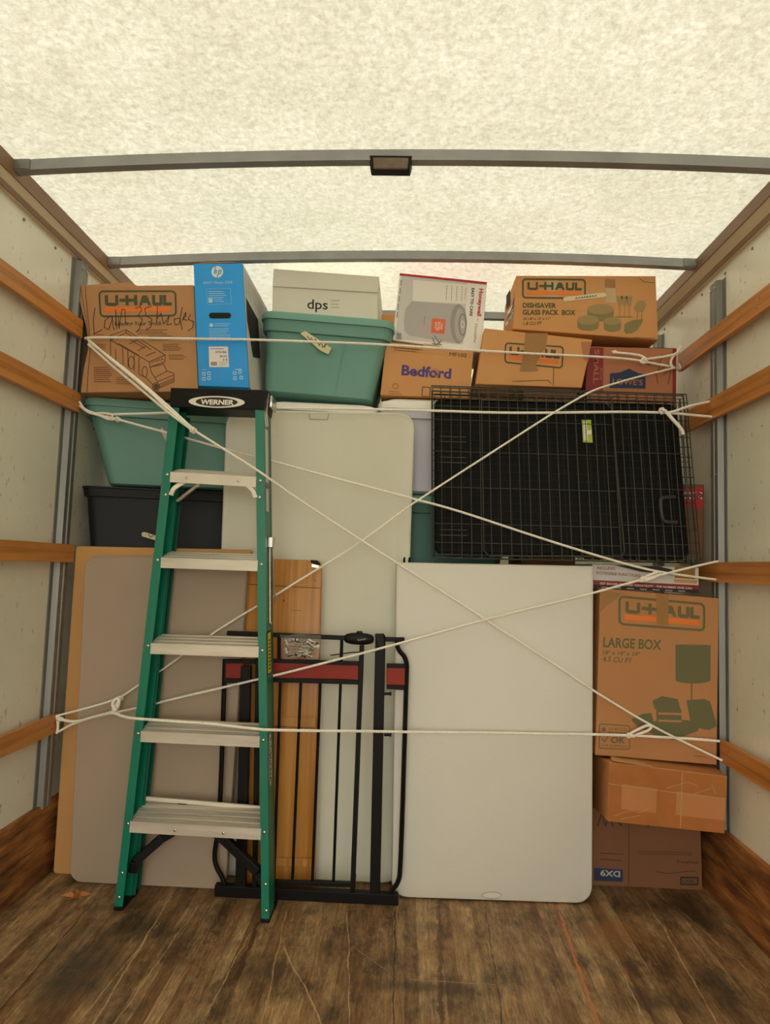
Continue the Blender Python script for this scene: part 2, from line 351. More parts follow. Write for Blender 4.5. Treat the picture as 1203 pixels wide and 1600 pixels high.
# arched roof skin
def roofz(x):
    u = (x-(XL+XR)/2)/((XR-XL)/2); return ZE+.0175*(1+u)+.035*(1-u*u)
bm = B(); N = 24; prev = None; ys = [Y0+i*(Y1-Y0)/14 for i in range(15)]
cols = []
for i in range(N+1):
    x = XL+(XR-XL)*i/N; cols.append([bm.verts.new((x, y, roofz(x))) for y in ys])
for a, b_ in zip(cols, cols[1:]):
    for j in range(len(ys)-1): bm.faces.new((a[j], b_[j], b_[j+1], a[j+1]))
struct('ceiling', bm, M_ROOF, smooth=True)
# roof rails (profile extruded along the truck), left then right
def extrude_y(bm, prof, y0, y1):
    a = [bm.verts.new((x, y0, z)) for x, z in prof]; b_ = [bm.verts.new((x, y1, z)) for x, z in prof]; n = len(prof)
    for k in range(n): bm.faces.new((a[k], a[(k+1) % n], b_[(k+1) % n], b_[k]))
    bm.faces.new(a[::-1]); bm.faces.new(b_)
for s, xw, nm, zr, xi in ((1, XL, 'trim_1', 2.303, .045), (-1, XR, 'trim_2', 2.343, .058)):
    bm = B(); top = ZE+(0 if s > 0 else .035)
    extrude_y(bm, [(xw, zr), (xw+s*.017, zr), (xw+s*.020, zr+.016), (xw+s*(xi-.004), zr+.037), (xw+s*(xi-.004), top), (xw, top-.002)], Y0, Y1)
    r_ = struct(nm, bm, M_RAIL)
    bm = B(); extrude_y(bm, [(xw+s*.015, zr-.002), (xw+s*.019, zr-.002), (xw+s*.0215, zr+.016), (xw+s*.018, zr+.016)], Y0, Y1); build('rail_flange', bm, M_RAIL2, r_)
    bm = B()
    extrude_y(bm, [(xw+s*(xi-.004), zr+.035), (xw+s*xi, zr+.035), (xw+s*(xi+.002), top+.004), (xw+s*(xi-.004), top+.004)], Y0, Y1)
    build('rail_lip', bm, M_RAIL2, r_)
    bm = B(); y = -1.5
    while y < 4.2:
        disc(bm, (xw+s*.0, y, zr-.03), (s,0,0), .0055, .004, 10); y += .20
    build('rivet_row', bm, M_GALV, r_, smooth=True)
# roof bows
def bow(y):
    prof = [(0,0),(.031,0),(.031,.006),(.006,.006),(.006,.034),(0,.034)]
    bm = B(); rings = []
    for i in range(31):
        x = XL+.047+(XR-XL-.107)*i/30; zc = roofz(x)
        rings.append([Vector((x, y+a, zc-.034+b_)) for a, b_ in prof])
    loft(bm, rings); return bm
BOWS = [-2.0, -1.34, -.68, -.02, .64, 1.30, 1.955, 2.615, 3.25, 3.9]
for i, y in enumerate(BOWS):
    o = struct('trim_%d' % (3+i), bow(y), M_BOW)
    bm = B()
    for xe, s in ((XL+.046, 1), (XR-.06, -1)):
        box(bm, min(xe, xe+s*.05), max(xe, xe+s*.05), y-.004, y-.0005, roofz(xe)-.03, roofz(xe)+.002)
    build('end_bracket', bm, M_GALV, o)
# wall posts
def post(xw, s, yc):
    prof = [(0,-.055),(.004,-.055),(.004,-.034),(.024,-.028),(.024,-.006),(.019,-.003),(.019,.003),(.024,.006),(.024,.028),(.004,.034),(.004,.055),(0,.055)]
    bm = B(); loft(bm, [[Vector((xw+s*a, yc+b_, z)) for a, b_ in prof] for z in (.26, 2.296)]); return bm
k = 13
for s, xw, yc in ((1, XL, 2.475), (1, XL, 1.86), (1, XL, 1.25), (1, XL, 3.09), (-1, XR, 2.55), (-1, XR, 1.94), (-1, XR, 1.33), (-1, XR, 3.16)):
    o = struct('trim_%d' % k, post(xw, s, yc), M_GALV); k += 1
    bm = B()
    for z in (.5, .95, 1.1, 1.55, 2.0, 2.27):
        for dy in (-.017, .017): disc(bm, (xw+s*.024, yc+dy, z), (s,0,0), .0045, .0035, 10)
    build('rivet', bm, M_STEELB, o, smooth=True)
# kick boards along the floor
for s, xw, nm in ((1, XL, 'baseboard_left'), (-1, XR, 'baseboard_right')):
    bm = B()
    x0, x1 = sorted((xw, xw+s*.018)); box(bm, x0, x1, Y0, Y1, .0, .128, .002); box(bm, x0, x1, Y0, Y1, .131, .27, .002)
    struct(nm, bm, M_KICK)

# ------------------------------------------------------------------ tie rails (wooden slats on the walls)
def slat(xw, s, y0, y1, z0, z1, label):
    bm = B(); xs = sorted((xw+s*.024, xw+s*.043)); n = 26; rings = []
    for i in range(n+1):
        y = y0+(y1-y0)*i/n; w = .0012*math.sin(i*1.9)+.0009*math.sin(i*.7)
        rings.append([Vector((xs[0], y, z0+w)), Vector((xs[1], y, z0+w)), Vector((xs[1], y, z1+w*.5)), Vector((xs[0], y, z1+w*.5))])
    loft(bm, rings); o = build('wooden_tie_rail', bm, M_SLAT, origin=(xs[0], y1, z0)); tag(o, label, 'wooden rail', 'wooden tie rails along the side walls')
    xi = xs[1] if s > 0 else xs[0]
    for yy in (y1-.06, y1-.67, 1.86):
        for dy, dz in ((0, .012), (.02, -.014)):
            bm = B(); disc(bm, (xi, yy+dy, (z0+z1)/2+dz), (s,0,0), .004, .002, 10); build('screw', bm, M_GALV, o)
slat(XL, 1, -2.2, 2.455, 1.995, 2.062, 'orange-brown wooden tie rail on left wall, highest of four, ending at the dented brown box')
slat(XL, 1, -2.2, 2.475, 1.712, 1.785, 'orange-brown wooden tie rail on left wall, second from top, ending beside the teal tub')
slat(XL, 1, -2.2, 2.505, 1.146, 1.212, 'orange-brown level wooden tie rail on left wall, meeting the flat tan carton')
slat(XL, 1, -2.2, 2.475, .527, .592, 'lowest orange-brown wooden tie rail on left wall with white rope wrapped round its end')
slat(XR, -1, -2.2, 2.845, 2.036, 2.108, 'orange-brown wooden tie rail on right wall, highest of four, with rope looped on its end')
slat(XR, -1, -2.2, 2.78, 1.76, 1.842, 'orange-brown wooden tie rail on right wall passing behind the upper corner of dog crate')
slat(XR, -1, -2.2, 2.72, 1.150, 1.222, 'orange-brown level wooden tie rail on right wall, just below the dog crate')
slat(XR, -1, -2.2, 2.475, .520, .594, 'lowest orange-brown wooden tie rail on right wall beside the tall printed box')

# ------------------------------------------------------------------ dome lamp on the bow
xl, yl = -.085, 1.965; zt = roofz(xl)
t = thing('dome_lamp', 'small unlit rectangular lamp with dark frame under the front roof bow', 'lamp', (xl, yl, zt-.034))
bm = B(); hexa(bm, [Vector(v) for v in ((xl-.066,yl-.012,zt-.020),(xl+.066,yl-.012,zt-.020),(xl+.060,yl-.008,zt-.062),(xl-.060,yl-.008,zt-.062),(xl-.066,yl+.035,zt-.035),(xl+.066,yl+.035,zt-.035),(xl+.060,yl+.03,zt-.062),(xl-.060,yl+.03,zt-.062))], .003)
build('housing', bm, M_BLACKP, t)
bm = B(); hexa(bm, [Vector(v) for v in ((xl-.054,yl-.0145,zt-.029),(xl+.054,yl-.0145,zt-.029),(xl+.052,yl-.011,zt-.060),(xl-.052,yl-.011,zt-.060),(xl-.054,yl-.009,zt-.029),(xl+.054,yl-.009,zt-.029),(xl+.052,yl-.006,zt-.0635),(xl-.052,yl-.006,zt-.0635))], .002)
build('lens', bm, M_LENS, t)
bm = B(); disc(bm, (xl-.075, yl-.001, zt-.03), (0,-1,0), .005, .005); disc(bm, (xl+.078, yl-.001, zt-.03), (0,-1,0), .005, .005)
build('screw', bm, M_GALV, t)

# ------------------------------------------------------------------ decal drawing on planes
_tcache = {}
def text_mesh(s, bold):
    key = (s, bold)
    if key in _tcache: return _tcache[key]
    cu = bpy.data.curves.new('t', 'FONT'); cu.body = s; cu.size = 1.0; cu.offset = bold; cu.resolution_u = 3
    ob = bpy.data.objects.new('t', cu); COL.objects.link(ob); dg = bpy.context.evaluated_depsgraph_get(); dg.update()
    me = ob.evaluated_get(dg).to_mesh(); vs = [(v.co.x, v.co.y) for v in me.vertices]; fs = [tuple(p.vertices) for p in me.polygons]
    ob.evaluated_get(dg).to_mesh_clear(); bpy.data.objects.remove(ob); bpy.data.curves.remove(cu)
    _tcache[key] = (vs, fs); return vs, fs
class Decal:
    def __init__(s, p, n, off=.0008):
        s.p = Vector(p); s.n = Vector(n).normalized()
        if s.n.dot(Vector((0,0,CAMZ))-s.p) < 0: s.n = -s.n
        s.off = off; s.bms = {}; s.cnt = 0; s.grp = 0; s.k = 0
    def bm(s, part, m):
        k = (part, m, s.grp)
        if part in ('tape','masking_tape_label','slot','badge','knot','joint_line','emblem','orange_sticker','white_label','box_badge','scuff'): s.cnt += 1; k = (part, m, s.cnt)
        if k not in s.bms: s.bms[k] = B()
        return s.bms[k]
    def tick(s): s.k = (s.k+1) % 30; return s.k*.000008
    def w(s, px, py, lift=0): return onplane(px, py, s.p+s.n*(s.off+lift), s.n)
    def poly(s, pts, m, part='print', lift=0):
        if part == 'print': s.cnt += 1; g0, s.grp = s.grp, s.cnt
        bm = s.bm(part, m); bm.faces.new([bm.verts.new(s.w(x, y, lift)) for x, y in pts])
        if part == 'print': s.grp = g0
    def stroke(s, pts, w, m, part='print', lift=0, closed=False):
        bm = s.bm(part, m); pts = list(pts)+([pts[0]] if closed else [])
        for (x0, y0), (x1, y1) in zip(pts, pts[1:]):
            dx, dy = x1-x0, y1-y0; L = math.hypot(dx, dy)
            if L < 1e-6: continue
            ex, ey = dx/L*w*.35, dy/L*w*.35; nx, ny = -dy/L*w/2, dx/L*w/2
            q = [(x0-ex+nx, y0-ey+ny), (x1+ex+nx, y1+ey+ny), (x1+ex-nx, y1+ey-ny), (x0-ex-nx, y0-ey-ny)]
            tk = s.tick(); bm.faces.new([bm.verts.new(s.w(x, y, lift+tk)) for x, y in q])
    def text(s, t, p0, p1, h, m, bold=.0, part='print', lift=0, up=None):
        vs, fs = text_mesh(t, bold)
        if part == 'print': part = 'lettering'
        s.cnt += 1; g0, s.grp = s.grp, s.cnt
        x0 = min(v[0] for v in vs); x1 = max(v[0] for v in vs); dx, dy = p1[0]-p0[0], p1[1]-p0[1]; L = math.hypot(dx, dy)
        ux, uy = (up if up else (dy/L, -dx/L)); bm = s.bm(part, m)
        V = [bm.verts.new(s.w(p0[0]+(v[0]-x0)/(x1-x0)*dx+ux*h*v[1]/.71, p0[1]+(v[0]-x0)/(x1-x0)*dy+uy*h*v[1]/.71, lift)) for v in vs]
        s.grp = g0
        for f in fs:
            try: bm.faces.new([V[i] for i in f])
            except ValueError: pass
    def rr(s, q, r, w, m, part='print', lift=0):
        """rounded outline inside px quad TL,TR,BR,BL; r in fractions of width/height"""
        f = lambda u, v: tuple((q[0][i]*(1-u)+q[1][i]*u)*(1-v)+(q[3][i]*(1-u)+q[2][i]*u)*v for i in (0, 1))
        W = math.dist(q[0], q[1]); H = math.dist(q[0], q[3]); pts = []
        for cx, cy, a0 in ((1-r/W, r/H, -90), (1-r/W, 1-r/H, 0), (r/W, 1-r/H, 90), (r/W, r/H, 180)):
            for k in range(5):
                a = math.radians(a0+90*k/4); pts.append(f(cx+r/W*math.cos(a), cy+r/H*math.sin(a)))
        s.stroke(pts, w, m, part, lift, closed=True)
    def logo(s, q, ink=None, w=None):
        ink = ink or M_INKG
        f = lambda u, v: tuple((q[0][i]*(1-u)+q[1][i]*u)*(1-v)+(q[3][i]*(1-u)+q[2][i]*u)*v for i in (0, 1))
        W = math.dist(q[0], q[1]); H = math.dist(q[0], q[3]); w = w or W*.023
        s.rr(q, H*.16, w, ink, 'logo_print')
        lw = H*.125
        S = lambda pts: s.stroke([f(*p) for p in pts], lw, ink, 'logo_print')
        a, b_ = .20, .52
        S([(.09,a),(.09,b_-.03),(.115,b_),(.205,b_),(.225,b_-.03),(.225,a)])
        S([(.275,.36),(.47,.36)]); S([(.36,a),(.36,b_)]); S([(.475,a),(.475,b_)])
        s.poly([f(*p) for p in ((.515,b_+.05),(.565,a-.03),(.625,a-.03),(.675,b_+.05),(.635,b_+.05),(.623,b_-.05),(.567,b_-.05),(.555,b_+.05))], ink, 'logo_print')
        S([(.71,a),(.71,b_-.03),(.73,b_),(.79,b_),(.808,b_-.03),(.808,a)])
        S([(.855,a),(.855,b_),(.935,b_)])
        s.poly([f(*p) for p in ((.06,.63),(.94,.63),(.94,.83),(.06,.83))], M_ORANGE, 'logo_print')
    def lines(s, x0, y0, x1, n, dy, w, m, slope=0.0, part='print', jag=.25):
        s.cnt += 1; g0, s.grp = s.grp, s.cnt
        for i in range(n):
            e = x1-(x1-x0)*jag*random.random(); y = y0+i*dy; xx = x0
            while xx < e:                                    # short word-like dashes
                l = min(random.uniform(2.0, 5.5), e-xx); s.stroke([(xx, y+(xx-x0)*slope), (xx+l, y+(xx+l-x0)*slope)], w, m, part); xx += l+1.0
        s.grp = g0
    def done(s, parent):
        by = {}
        for (part, m, k), bm in s.bms.items():
            build(part, bm, m, BODY.get(parent, parent))
        s.bms = {}

def carton(name, label, cat, px, Y, depth, m, group=None, bev=.003, dback=(0,0,0), body='box_body', zlo=None, floor_z=None):
    """front polygon in photo pixels (TL,TR,BR,BL [, extra points on the left edge going up]) on plane through corners at depths Y"""
    if not isinstance(Y, (tuple, list)): Y = (Y, Y, Y)
    tl = P(px[0][0], px[0][1], Y[0]); tr = P(px[1][0], px[1][1], Y[1]); bl = P(px[3][0], px[3][1], Y[2])
    n = (tr-tl).cross(bl-tl).normalized()
    if n.y > 0: n = -n
    pts = [onplane(x, y, tl, n) for x, y in px]
    d = Vector((0, depth, 0))+Vector(dback)
    # depth runs square to the front
    dv = -n*depth; dv.z = 0; dv = dv.normalized()*depth+Vector(dback)
    back = [q+dv for q in pts]
    lo = min(q.z for q in pts); c = sum(pts, Vector())/len(pts)
    t = thing(name, label, cat, (c.x, c.y+depth/2, lo), group)
    bm = B(); V = [bm.verts.new(q) for q in pts]; W = [bm.verts.new(q) for q in back]; k = len(V)
    bm.faces.new(V); bm.faces.new(W[::-1])
    for i in range(k): bm.faces.new((V[i], W[i], W[(i+1) % k], V[(i+1) % k]))
    if bev: bmesh.ops.bevel(bm, geom=list(bm.edges), offset=bev, segments=2, affect='EDGES', profile=.5)
    BODY[t] = build(body, bm, m, t)
    return t, Decal(tl, n), pts, dv
def side_decal(pts, i, j, dv):
    return Decal(pts[i], (pts[j]-pts[i]).cross(dv))
def warm_support(label, x0, x1, y0, y1, z0, z1, m=None, name='cardboard_box', tape=True):
    t = thing(name, label, 'box', ((x0+x1)/2, (y0+y1)/2, z0))
    bm = B(); box(bm, x0, x1, y0, y1, z0, z1, .003); build('box_body', bm, m or M_CARDD, t)
    if not tape: return t
    bm = B(); box(bm, (x0+x1)/2-.025, (x0+x1)/2+.025, y0-.0008, y1+.0008, z0+.005, z1+.0008); build('tape', bm, M_TAPE, t)
    return t

# ------------------------------------------------------------------ storage tubs
def tub(name, label, x0, x1, zt_, zb, yl_, yr_, depth, body_m, lid_m, shrink=.075, lid=True, roll=0.0, rim=.05, lidh=.026, bl=None, br=None, ribs=(.5,), group=None):
    cx = (x0+x1)/2; W = x1-x0
    yaw = math.atan2(yr_-yl_, W)
    M = Matrix.Translation(((x0+x1)/2, (yl_+yr_)/2, zb)) @ Matrix.Rotation(yaw, 4, 'Z') @ Matrix.Rotation(roll, 4, 'Y')
    H = zt_-zb; hw = W/2; t = thing(name, label, 'storage bin', tuple(M @ Vector((0, depth/2, 0))), group)
    bl = shrink if bl is None else bl; br = shrink if br is None else br
    def ring(z, il, ir, iy, r): return [M @ Vector((a, b_, z)) for a, b_ in rrect(-hw+il, hw-ir, iy, depth-iy, r)]
    hb = H-(lidh if lid else .012); bm = B(); o = .018
    lrp = lambda k: (o+(bl-o)*k, o+(br-o)*k)
    rings = [ring(0, bl+.01, br+.01, bl*.55+.01, .03), ring(.008, bl, br, bl*.55, .035), ring(hb-rim, *lrp(.12), .024, .04), ring(hb-rim+.002, o-.008, o-.008, .012, .045), ring(hb-.008, o-.012, o-.012, .008, .045), ring(hb-.006, .004, .004, .004, .045), ring(hb, .004, .004, .004, .045)]
    if not lid: rings.append(ring(hb, .02, .02, .02, .04)); rings.append(ring(.05, bl+.01, br+.01, bl*.6+.01, .03))
    loft(bm, rings); build('bin_body', bm, body_m, t, smooth=True)
    bm = B()
    for f in ribs:
        xa = -hw+bl+(W-bl-br)*f; xb = -hw+o+(W-2*o)*f
        a = M @ Vector((xa, bl*.55-.0015, .02)); b2 = M @ Vector((xb, .022, hb-rim-.004)); beam(bm, a, b2, .003, .003)
    build('moulded_rib', bm, body_m, t)
    if lid:
        bm = B()
        loft(bm, [ring(hb-.012, 0, 0, 0, .05), ring(hb+.010, .001, .001, .001, .05), ring(hb+.018, .005, .005, .005, .05), ring(hb+.019, .03, .03, .03, .04), ring(H-.004, .034, .034, .034, .04), ring(H, .040, .040, .040, .04)])
        build('lid', bm, lid_m, t, smooth=True)
    return t, M, H, depth
# left column
t, M, H, D_ = tub('storage_bin', 'teal plastic tub with lid under the carton printed with a truck', -1.272, -.62, 1.792, 1.452, 2.495, 2.668, .40, M_TEAL, M_TEALL, bl=.10, br=.05, roll=-.01)
dc = Decal(P(260, 670, 2.60), (0,-1,0))
dc.poly([(244,661),(250,664),(264,682),(264,692),(259,689)], M_MASK, 'masking_tape_label'); dc.done(t)
t, M, H, D_ = tub('storage_bin', 'dark navy open tub under the teal tub at the left wall', -1.262, -.62, 1.452, 1.19, 2.495, 2.665, .40, M_NAVY, M_NAVY, lid=False, bl=.045, br=.03, rim=.04, roll=-.006)
dc = Decal(P(230, 838, 2.525), (-.24,-1,0))
dc.poly([(221,834),(223,831.5),(227,831.5),(247,838),(247,845.5),(222,838)], M_MASK, 'masking_tape_label'); dc.stroke([(232,835),(235,839),(240,837)], 1.2, M_BLACKI, 'handwritten_lettering', .0006); dc.done(t)
# middle
t, M, H, D_ = tub('storage_bin', 'large teal tub holding up the white dps file box, masking tape on its front', -.640, -.096, 2.172, 1.835, 2.61, 2.61, .42, M_TEAL, M_TEALL, bl=.045, br=.062, roll=.062, ribs=(.66,), rim=.06)
dc = Decal(P(490, 560, 2.612), (0,-1,-.0), .0015)
dc.p = P(495, 536, 2.618)
dc.poly([(469,521),(477,517),(518,544),(513,553.5),(501,548)], M_MASK, 'masking_tape_label')
for a in ([(480,525),(484,531),(487,528)],[(487,530),(490,534),(493,530),(495,535)],[(497,536),(499,540),(502,534)],[(503,537),(504,543),(509,538),(507,543)]): dc.stroke(a, 1.1, M_BLACKI, 'handwritten_lettering', .0008)
dc.done(t)
t, M, H, D_ = tub('storage_bin', 'pale lavender tub with white lid directly behind top of tall standing table', -.60, -.146, 1.822, 1.46, 2.645, 2.645, .42, M_LAV, M_WHITE, roll=.02, lidh=.03)
t, M, H, D_ = tub('storage_bin', 'pale lavender tub with white lid beneath the small brown carton, half behind dog crate', -.138, .43, 1.845, 1.462, 2.645, 2.645, .42, M_LAV, M_WHITE, bl=.03, roll=.008, lidh=.035)
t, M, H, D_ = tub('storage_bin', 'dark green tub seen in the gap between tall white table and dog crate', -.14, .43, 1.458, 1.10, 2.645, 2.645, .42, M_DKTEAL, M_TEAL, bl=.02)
# stacked boxes low in the load, behind the tables
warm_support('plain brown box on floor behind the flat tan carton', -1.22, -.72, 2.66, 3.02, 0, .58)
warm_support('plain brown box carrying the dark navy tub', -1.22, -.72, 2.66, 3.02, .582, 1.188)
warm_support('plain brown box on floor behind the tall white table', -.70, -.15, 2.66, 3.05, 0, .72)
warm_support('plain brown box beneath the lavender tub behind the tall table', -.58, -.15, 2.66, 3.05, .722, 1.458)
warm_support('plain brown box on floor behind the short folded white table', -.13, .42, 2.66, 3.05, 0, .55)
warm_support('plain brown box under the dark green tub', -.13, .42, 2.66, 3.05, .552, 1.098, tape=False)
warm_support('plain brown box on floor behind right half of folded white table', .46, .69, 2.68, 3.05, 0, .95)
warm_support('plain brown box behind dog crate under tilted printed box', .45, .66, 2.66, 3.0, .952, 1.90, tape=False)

# ------------------------------------------------------------------ cartons, upper row
G_UH = None
t, D, pts, dv = carton('cardboard_box', 'brown box printed with a moving truck, marker scrawl and crushed left edge', 'box',
    [(119,447),(303,445),(310,611.5),(126,613.5),(128,598),(132,572),(138.5,548),(139,529),(134,508),(126,476)], (2.455,2.48,2.455), .38, M_CARD)
D.logo([(155,455),(274,455),(275,493),(157,494.5)])
D.text('Loading Your Truck', (179,508.5), (253,508), 6.2, M_INKG, .02, up=(.15,-1))
D.lines(215,515.5,265,3,3,.9,M_BROWNI,0); D.lines(232,525,270,3,3,.9,M_BROWNI,0)
D.lines(145,523,163,2,3,.8,M_BROWNI); D.lines(145,538,166,4,3,.9,M_BROWNI); D.lines(255,538,286,4,3,.9,M_BROWNI); D.lines(264,555,293,3,3,.9,M_BROWNI)
D.lines(147,574,176,8,3.2,1.0,M_BROWNI); D.lines(182,590,210,4,3.2,.9,M_BROWNI)
T = lambda pts: D.stroke([(100+x/5.468, 420+y/5.468) for x, y in pts], 1.15, M_BROWNI, 'truck_print')
T([(395,570),(530,520),(865,738),(862,795),(735,840),(727,795),(400,610),(395,570)]); T([(395,580),(400,780),(560,880)]); T([(727,795),(860,738)]); T([(530,520),(530,545),(740,690)])
T([(400,610),(530,545)]); T([(440,690),(445,790)]); T([(500,660),(505,815)]); T([(600,720),(600,870)]); T([(545,690),(548,845)]); T([(640,760),(640,900),(700,930)])
T([(735,840),(745,880),(775,930),(880,875),(850,815),(735,840)]); T([(775,930),(800,965),(940,905),(935,890),(880,875)]); T([(800,965),(812,1020),(940,965),(940,905)]); T([(812,990),(935,935)]); T([(815,1005),(938,950)])
T([(700,930),(760,990)]); T([(470,640),(640,740)]); T([(560,600),(690,680)]); T([(620,610),(560,640)]); T([(700,660),(630,700)]); T([(780,710),(700,745)])
for cx_, cy_, rx_, ry_ in ((785,1010,30,38),(785,1010,16,22),(575,800,24,55),(470,825,16,22),(690,880,22,45)):
    T([(cx_+rx_*math.cos(a*math.pi/8), cy_+ry_*math.sin(a*math.pi/8)) for a in range(17)])
D.poly([(100+(785+22*math.cos(a*math.pi/6))/5.468, 420+(1010+30*math.sin(a*math.pi/6))/5.468) for a in range(12)], M_INKG, 'truck_print')
D.text('U-HAUL', (237,568), (256,561.5), 3.6, M_INKG, .01, 'truck_print')
D.stroke([(100+855/5.468,420+912/5.468),(100+885/5.468,420+900/5.468)], 1.5, M_ORANGE, 'truck_print')
Hn = lambda pts: D.stroke([(100+x/5.468, 420+y/5.468) for x, y in pts], 1.1, M_BLACKI, 'handwritten_lettering', .0006)
Hn([(265,335),(250,440),(258,555),(325,520)]); Hn([(400,400),(350,440),(345,500),(380,520),(410,440),(412,400),(420,500),(432,520)]); Hn([(445,480),(440,350),(450,515)]); Hn([(465,400),(470,510),(495,345),(520,350),(525,460),(545,470)])
Hn([(610,340),(650,320),(665,350),(630,400),(670,430),(640,520),(615,540)]); Hn([(745,320),(690,340),(700,400),(750,430),(740,500),(700,520)]); Hn([(800,320),(790,460)]); Hn([(790,430),(830,380),(850,470),(875,440),(900,400),(880,480),(920,470)])
Hn([(1010,330),(985,470),(950,480),(940,430),(990,420),(1010,520)]); Hn([(1010,440),(1040,400),(1040,370),(1015,430),(1050,440)]); Hn([(1080,390),(1060,430),(1105,450),(1100,500),(1060,530)])
D.done(t)
# crumpled top flap and edge crease
bm = B(); a = P(160,444,2.47); hexa(bm, [P(118,446.5,2.455),P(205,441,2.485),P(215,447,2.487),P(119,449,2.455),P(118,446.5,2.455)+Vector((0,.18,.0)),P(205,441,2.485)+Vector((0,.18,.002)),P(215,447,2.487)+Vector((0,.18,0)),P(119,449,2.455)+Vector((0,.18,0))]); build('flap', bm, M_CARD, t)
dc = Decal(D.p, D.n, .001); dc.stroke([(133,447),(136,480),(140,520),(141,545),(137,590),(136,614)], 1.0, M_BROWNI, 'crease'); dc.stroke([(126,449),(133,490),(139,526)], .8, M_BROWNI, 'crease'); dc.done(t)

t, D, pts, dv = carton('printer_box', 'tall bright blue carton with round white emblem and hand hole, beside the truck-printed box', 'box',
    [(302,412),(379,411),(389,606),(310,603)], 2.465, .46, [M_BLUE][0])
circ = lambda cx, cy, r, n=20: [(cx+r*math.cos(2*math.pi*k/n), cy+r*math.sin(2*math.pi*k/n)) for k in range(n)]
D.poly(circ(339.5,424.8,9.2), M_WHITEI, 'emblem')
D.stroke([(337,417),(334.5,427)], 1.6, M_BLUE, 'emblem', .0006); D.stroke([(335.5,423.5),(338.5,422.5),(337,428)], 1.5, M_BLUE, 'emblem', .0006)
D.stroke([(342.5,421.5),(339.5,433)], 1.6, M_BLUE, 'emblem', .0006); D.stroke([(342.3,422.3),(345.5,422.3),(344.2,427.5),(341.5,428)], 1.5, M_BLUE, 'emblem', .0006)
D.text('ENVY Photo 6255', (318,444), (363,443), 4.2, M_LBLUE2, 0)
D.rr([(322.5,451.5),(360,450.5),(361.5,475),(324,476)], 1.5, .8, M_LBLUE); D.lines(326,455.5,356,4,3.1,.8,M_LBLUE2); D.poly([(325.5,466),(332,466),(332,473),(326,473)], M_LBLUE2); D.lines(335,468,350,2,3,.8,M_LBLUE2)
hole = rrect(326.5, 361, 488.5, 497.5, 4.4, 5); D.poly(hole, M_DARKI, 'hand_hole', .0004)
D.poly(circ(330,508,3,12), M_LBLUE2); D.lines(335,506,361,2,3,.8,M_LBLUE2); D.lines(327,514,361,6,3.2,.8,M_LBLUE2)
D.poly([(326,541.5),(356,541.5),(358,573.5),(327,573.5)], M_WHITEI, 'white_label', .0004)
dl = Decal(D.p, D.n, .0016); dl.lines(329,545,350,1,3,1,M_GREYI); dl.text('K7G18A', (337,551.5), (354,551.5), 3, M_BLACKI, .02); dl.text('B1H', (344,558), (354,558), 2.8, M_BLACKI, .02); dl.text('2 5', (348,563.5), (355,563.5), 3, M_BLACKI, .02)
for k in range(7): dl.stroke([(330+k*1.4,565.5),(330+k*1.4,571)], .7, M_BLACKI)
dl.lines(343,566,355,3,2.2,.5,M_GREYI); dl.done(t)
for x, y in ((318.5,584),(326.5,583.5),(318.5,592),(326.5,591),(366.5,583),(375,581),(367,591),(377,590)): D.rr([(x-2,y-2.2),(x+2,y-2.2),(x+2,y+2.2),(x-2,y+2.2)], .8, 1.2, M_LBLUE2)
D.lines(316,577.5,324,1,2,.6,M_LBLUE2); D.lines(368,577,378,1,2,1.2,M_LBLUE2)
D.done(t)
# pale printed side of the printer carton
ns = (pts[2]-pts[1]).cross(dv).normalized()
if ns.x < 0: ns = -ns
bm = B(); q = [pts[1], pts[2], pts[2]+dv, pts[1]+dv]; ins = [q[0]+Vector((.001,.003,-.003)), q[1]+Vector((.001,.003,.004)), q[2]+Vector((.001,-.004,.004)), q[3]+Vector((.001,-.004,-.003))]
bm.faces.new([bm.verts.new(v) for v in ins]); build('printed_side', bm, M_GREYC, t, label='pale grey side panel of the blue carton')
def quadmap(a, b_, c, d): return lambda u, v: (a*(1-u)+b_*u)*(1-v)+(d*(1-u)+c*u)*v
qm = quadmap(ins[0], ins[3], ins[2], ins[1])
bm = B(); X = Vector((.0012,0,0))
bm.faces.new([bm.verts.new(qm(u, v)+X) for u, v in ((.04,.26),(.5,.28),(.5,.62),(.2,.7),(.04,.45))]); build('printed_print', bm, M_DARKI, t)
bm = B()
for k in range(10):
    bm.faces.new([bm.verts.new(qm(u, v)+X*1.1) for u, v in ((.06+k*.09,.03),(.075+k*.09,.03),(.075+k*.09,.22),(.06+k*.09,.22))])
build('printed_lines', bm, M_MGREYI, t)
bm = B(); hexa(bm, [P(308,412,2.47),P(372,410.5,2.47),P(362,409,2.50),P(316,409.5,2.50),P(308,412,2.47)+Vector((0,.3,0)),P(372,410.5,2.47)+Vector((0,.3,0)),P(362,408,2.5)+Vector((0,.2,0)),P(316,408.5,2.5)+Vector((0,.2,0))]); build('flap', bm, M_CARDD, t)

t, D, pts, dv = carton('file_box', 'white lidded file box lettered dps, on top of the large teal tub', 'box', [(426,440),(590,452),(590,500),(425,490)], 2.70, .38, M_DPS)
D.text('dps', (480,482), (512,483.5), 15, M_BLACKI, .012, up=(.02,-1))
D.lines(517,469.5,531,1,2,.8,M_GREYI); D.lines(517,475.3,530,1,2,.8,M_GREYI); D.lines(517,480.5,531,1,2,.8,M_GREYI); D.done(t)
bm = B(); a = [P(427.5,419.5,2.692),P(592.5,432,2.692),P(590,457,2.692),P(425.5,447,2.692)]; hexa(bm, a+[v+Vector((0,.40,0)) for v in a], .003); build('box_lid', bm, M_DPS, t)

t, D, pts, dv = carton('cardboard_box', 'sliver of brown box showing between the large teal tub and white appliance carton', 'box', [(596,491),(628,488),(628,540),(596,540)], 3.06, .2, M_CARDO)

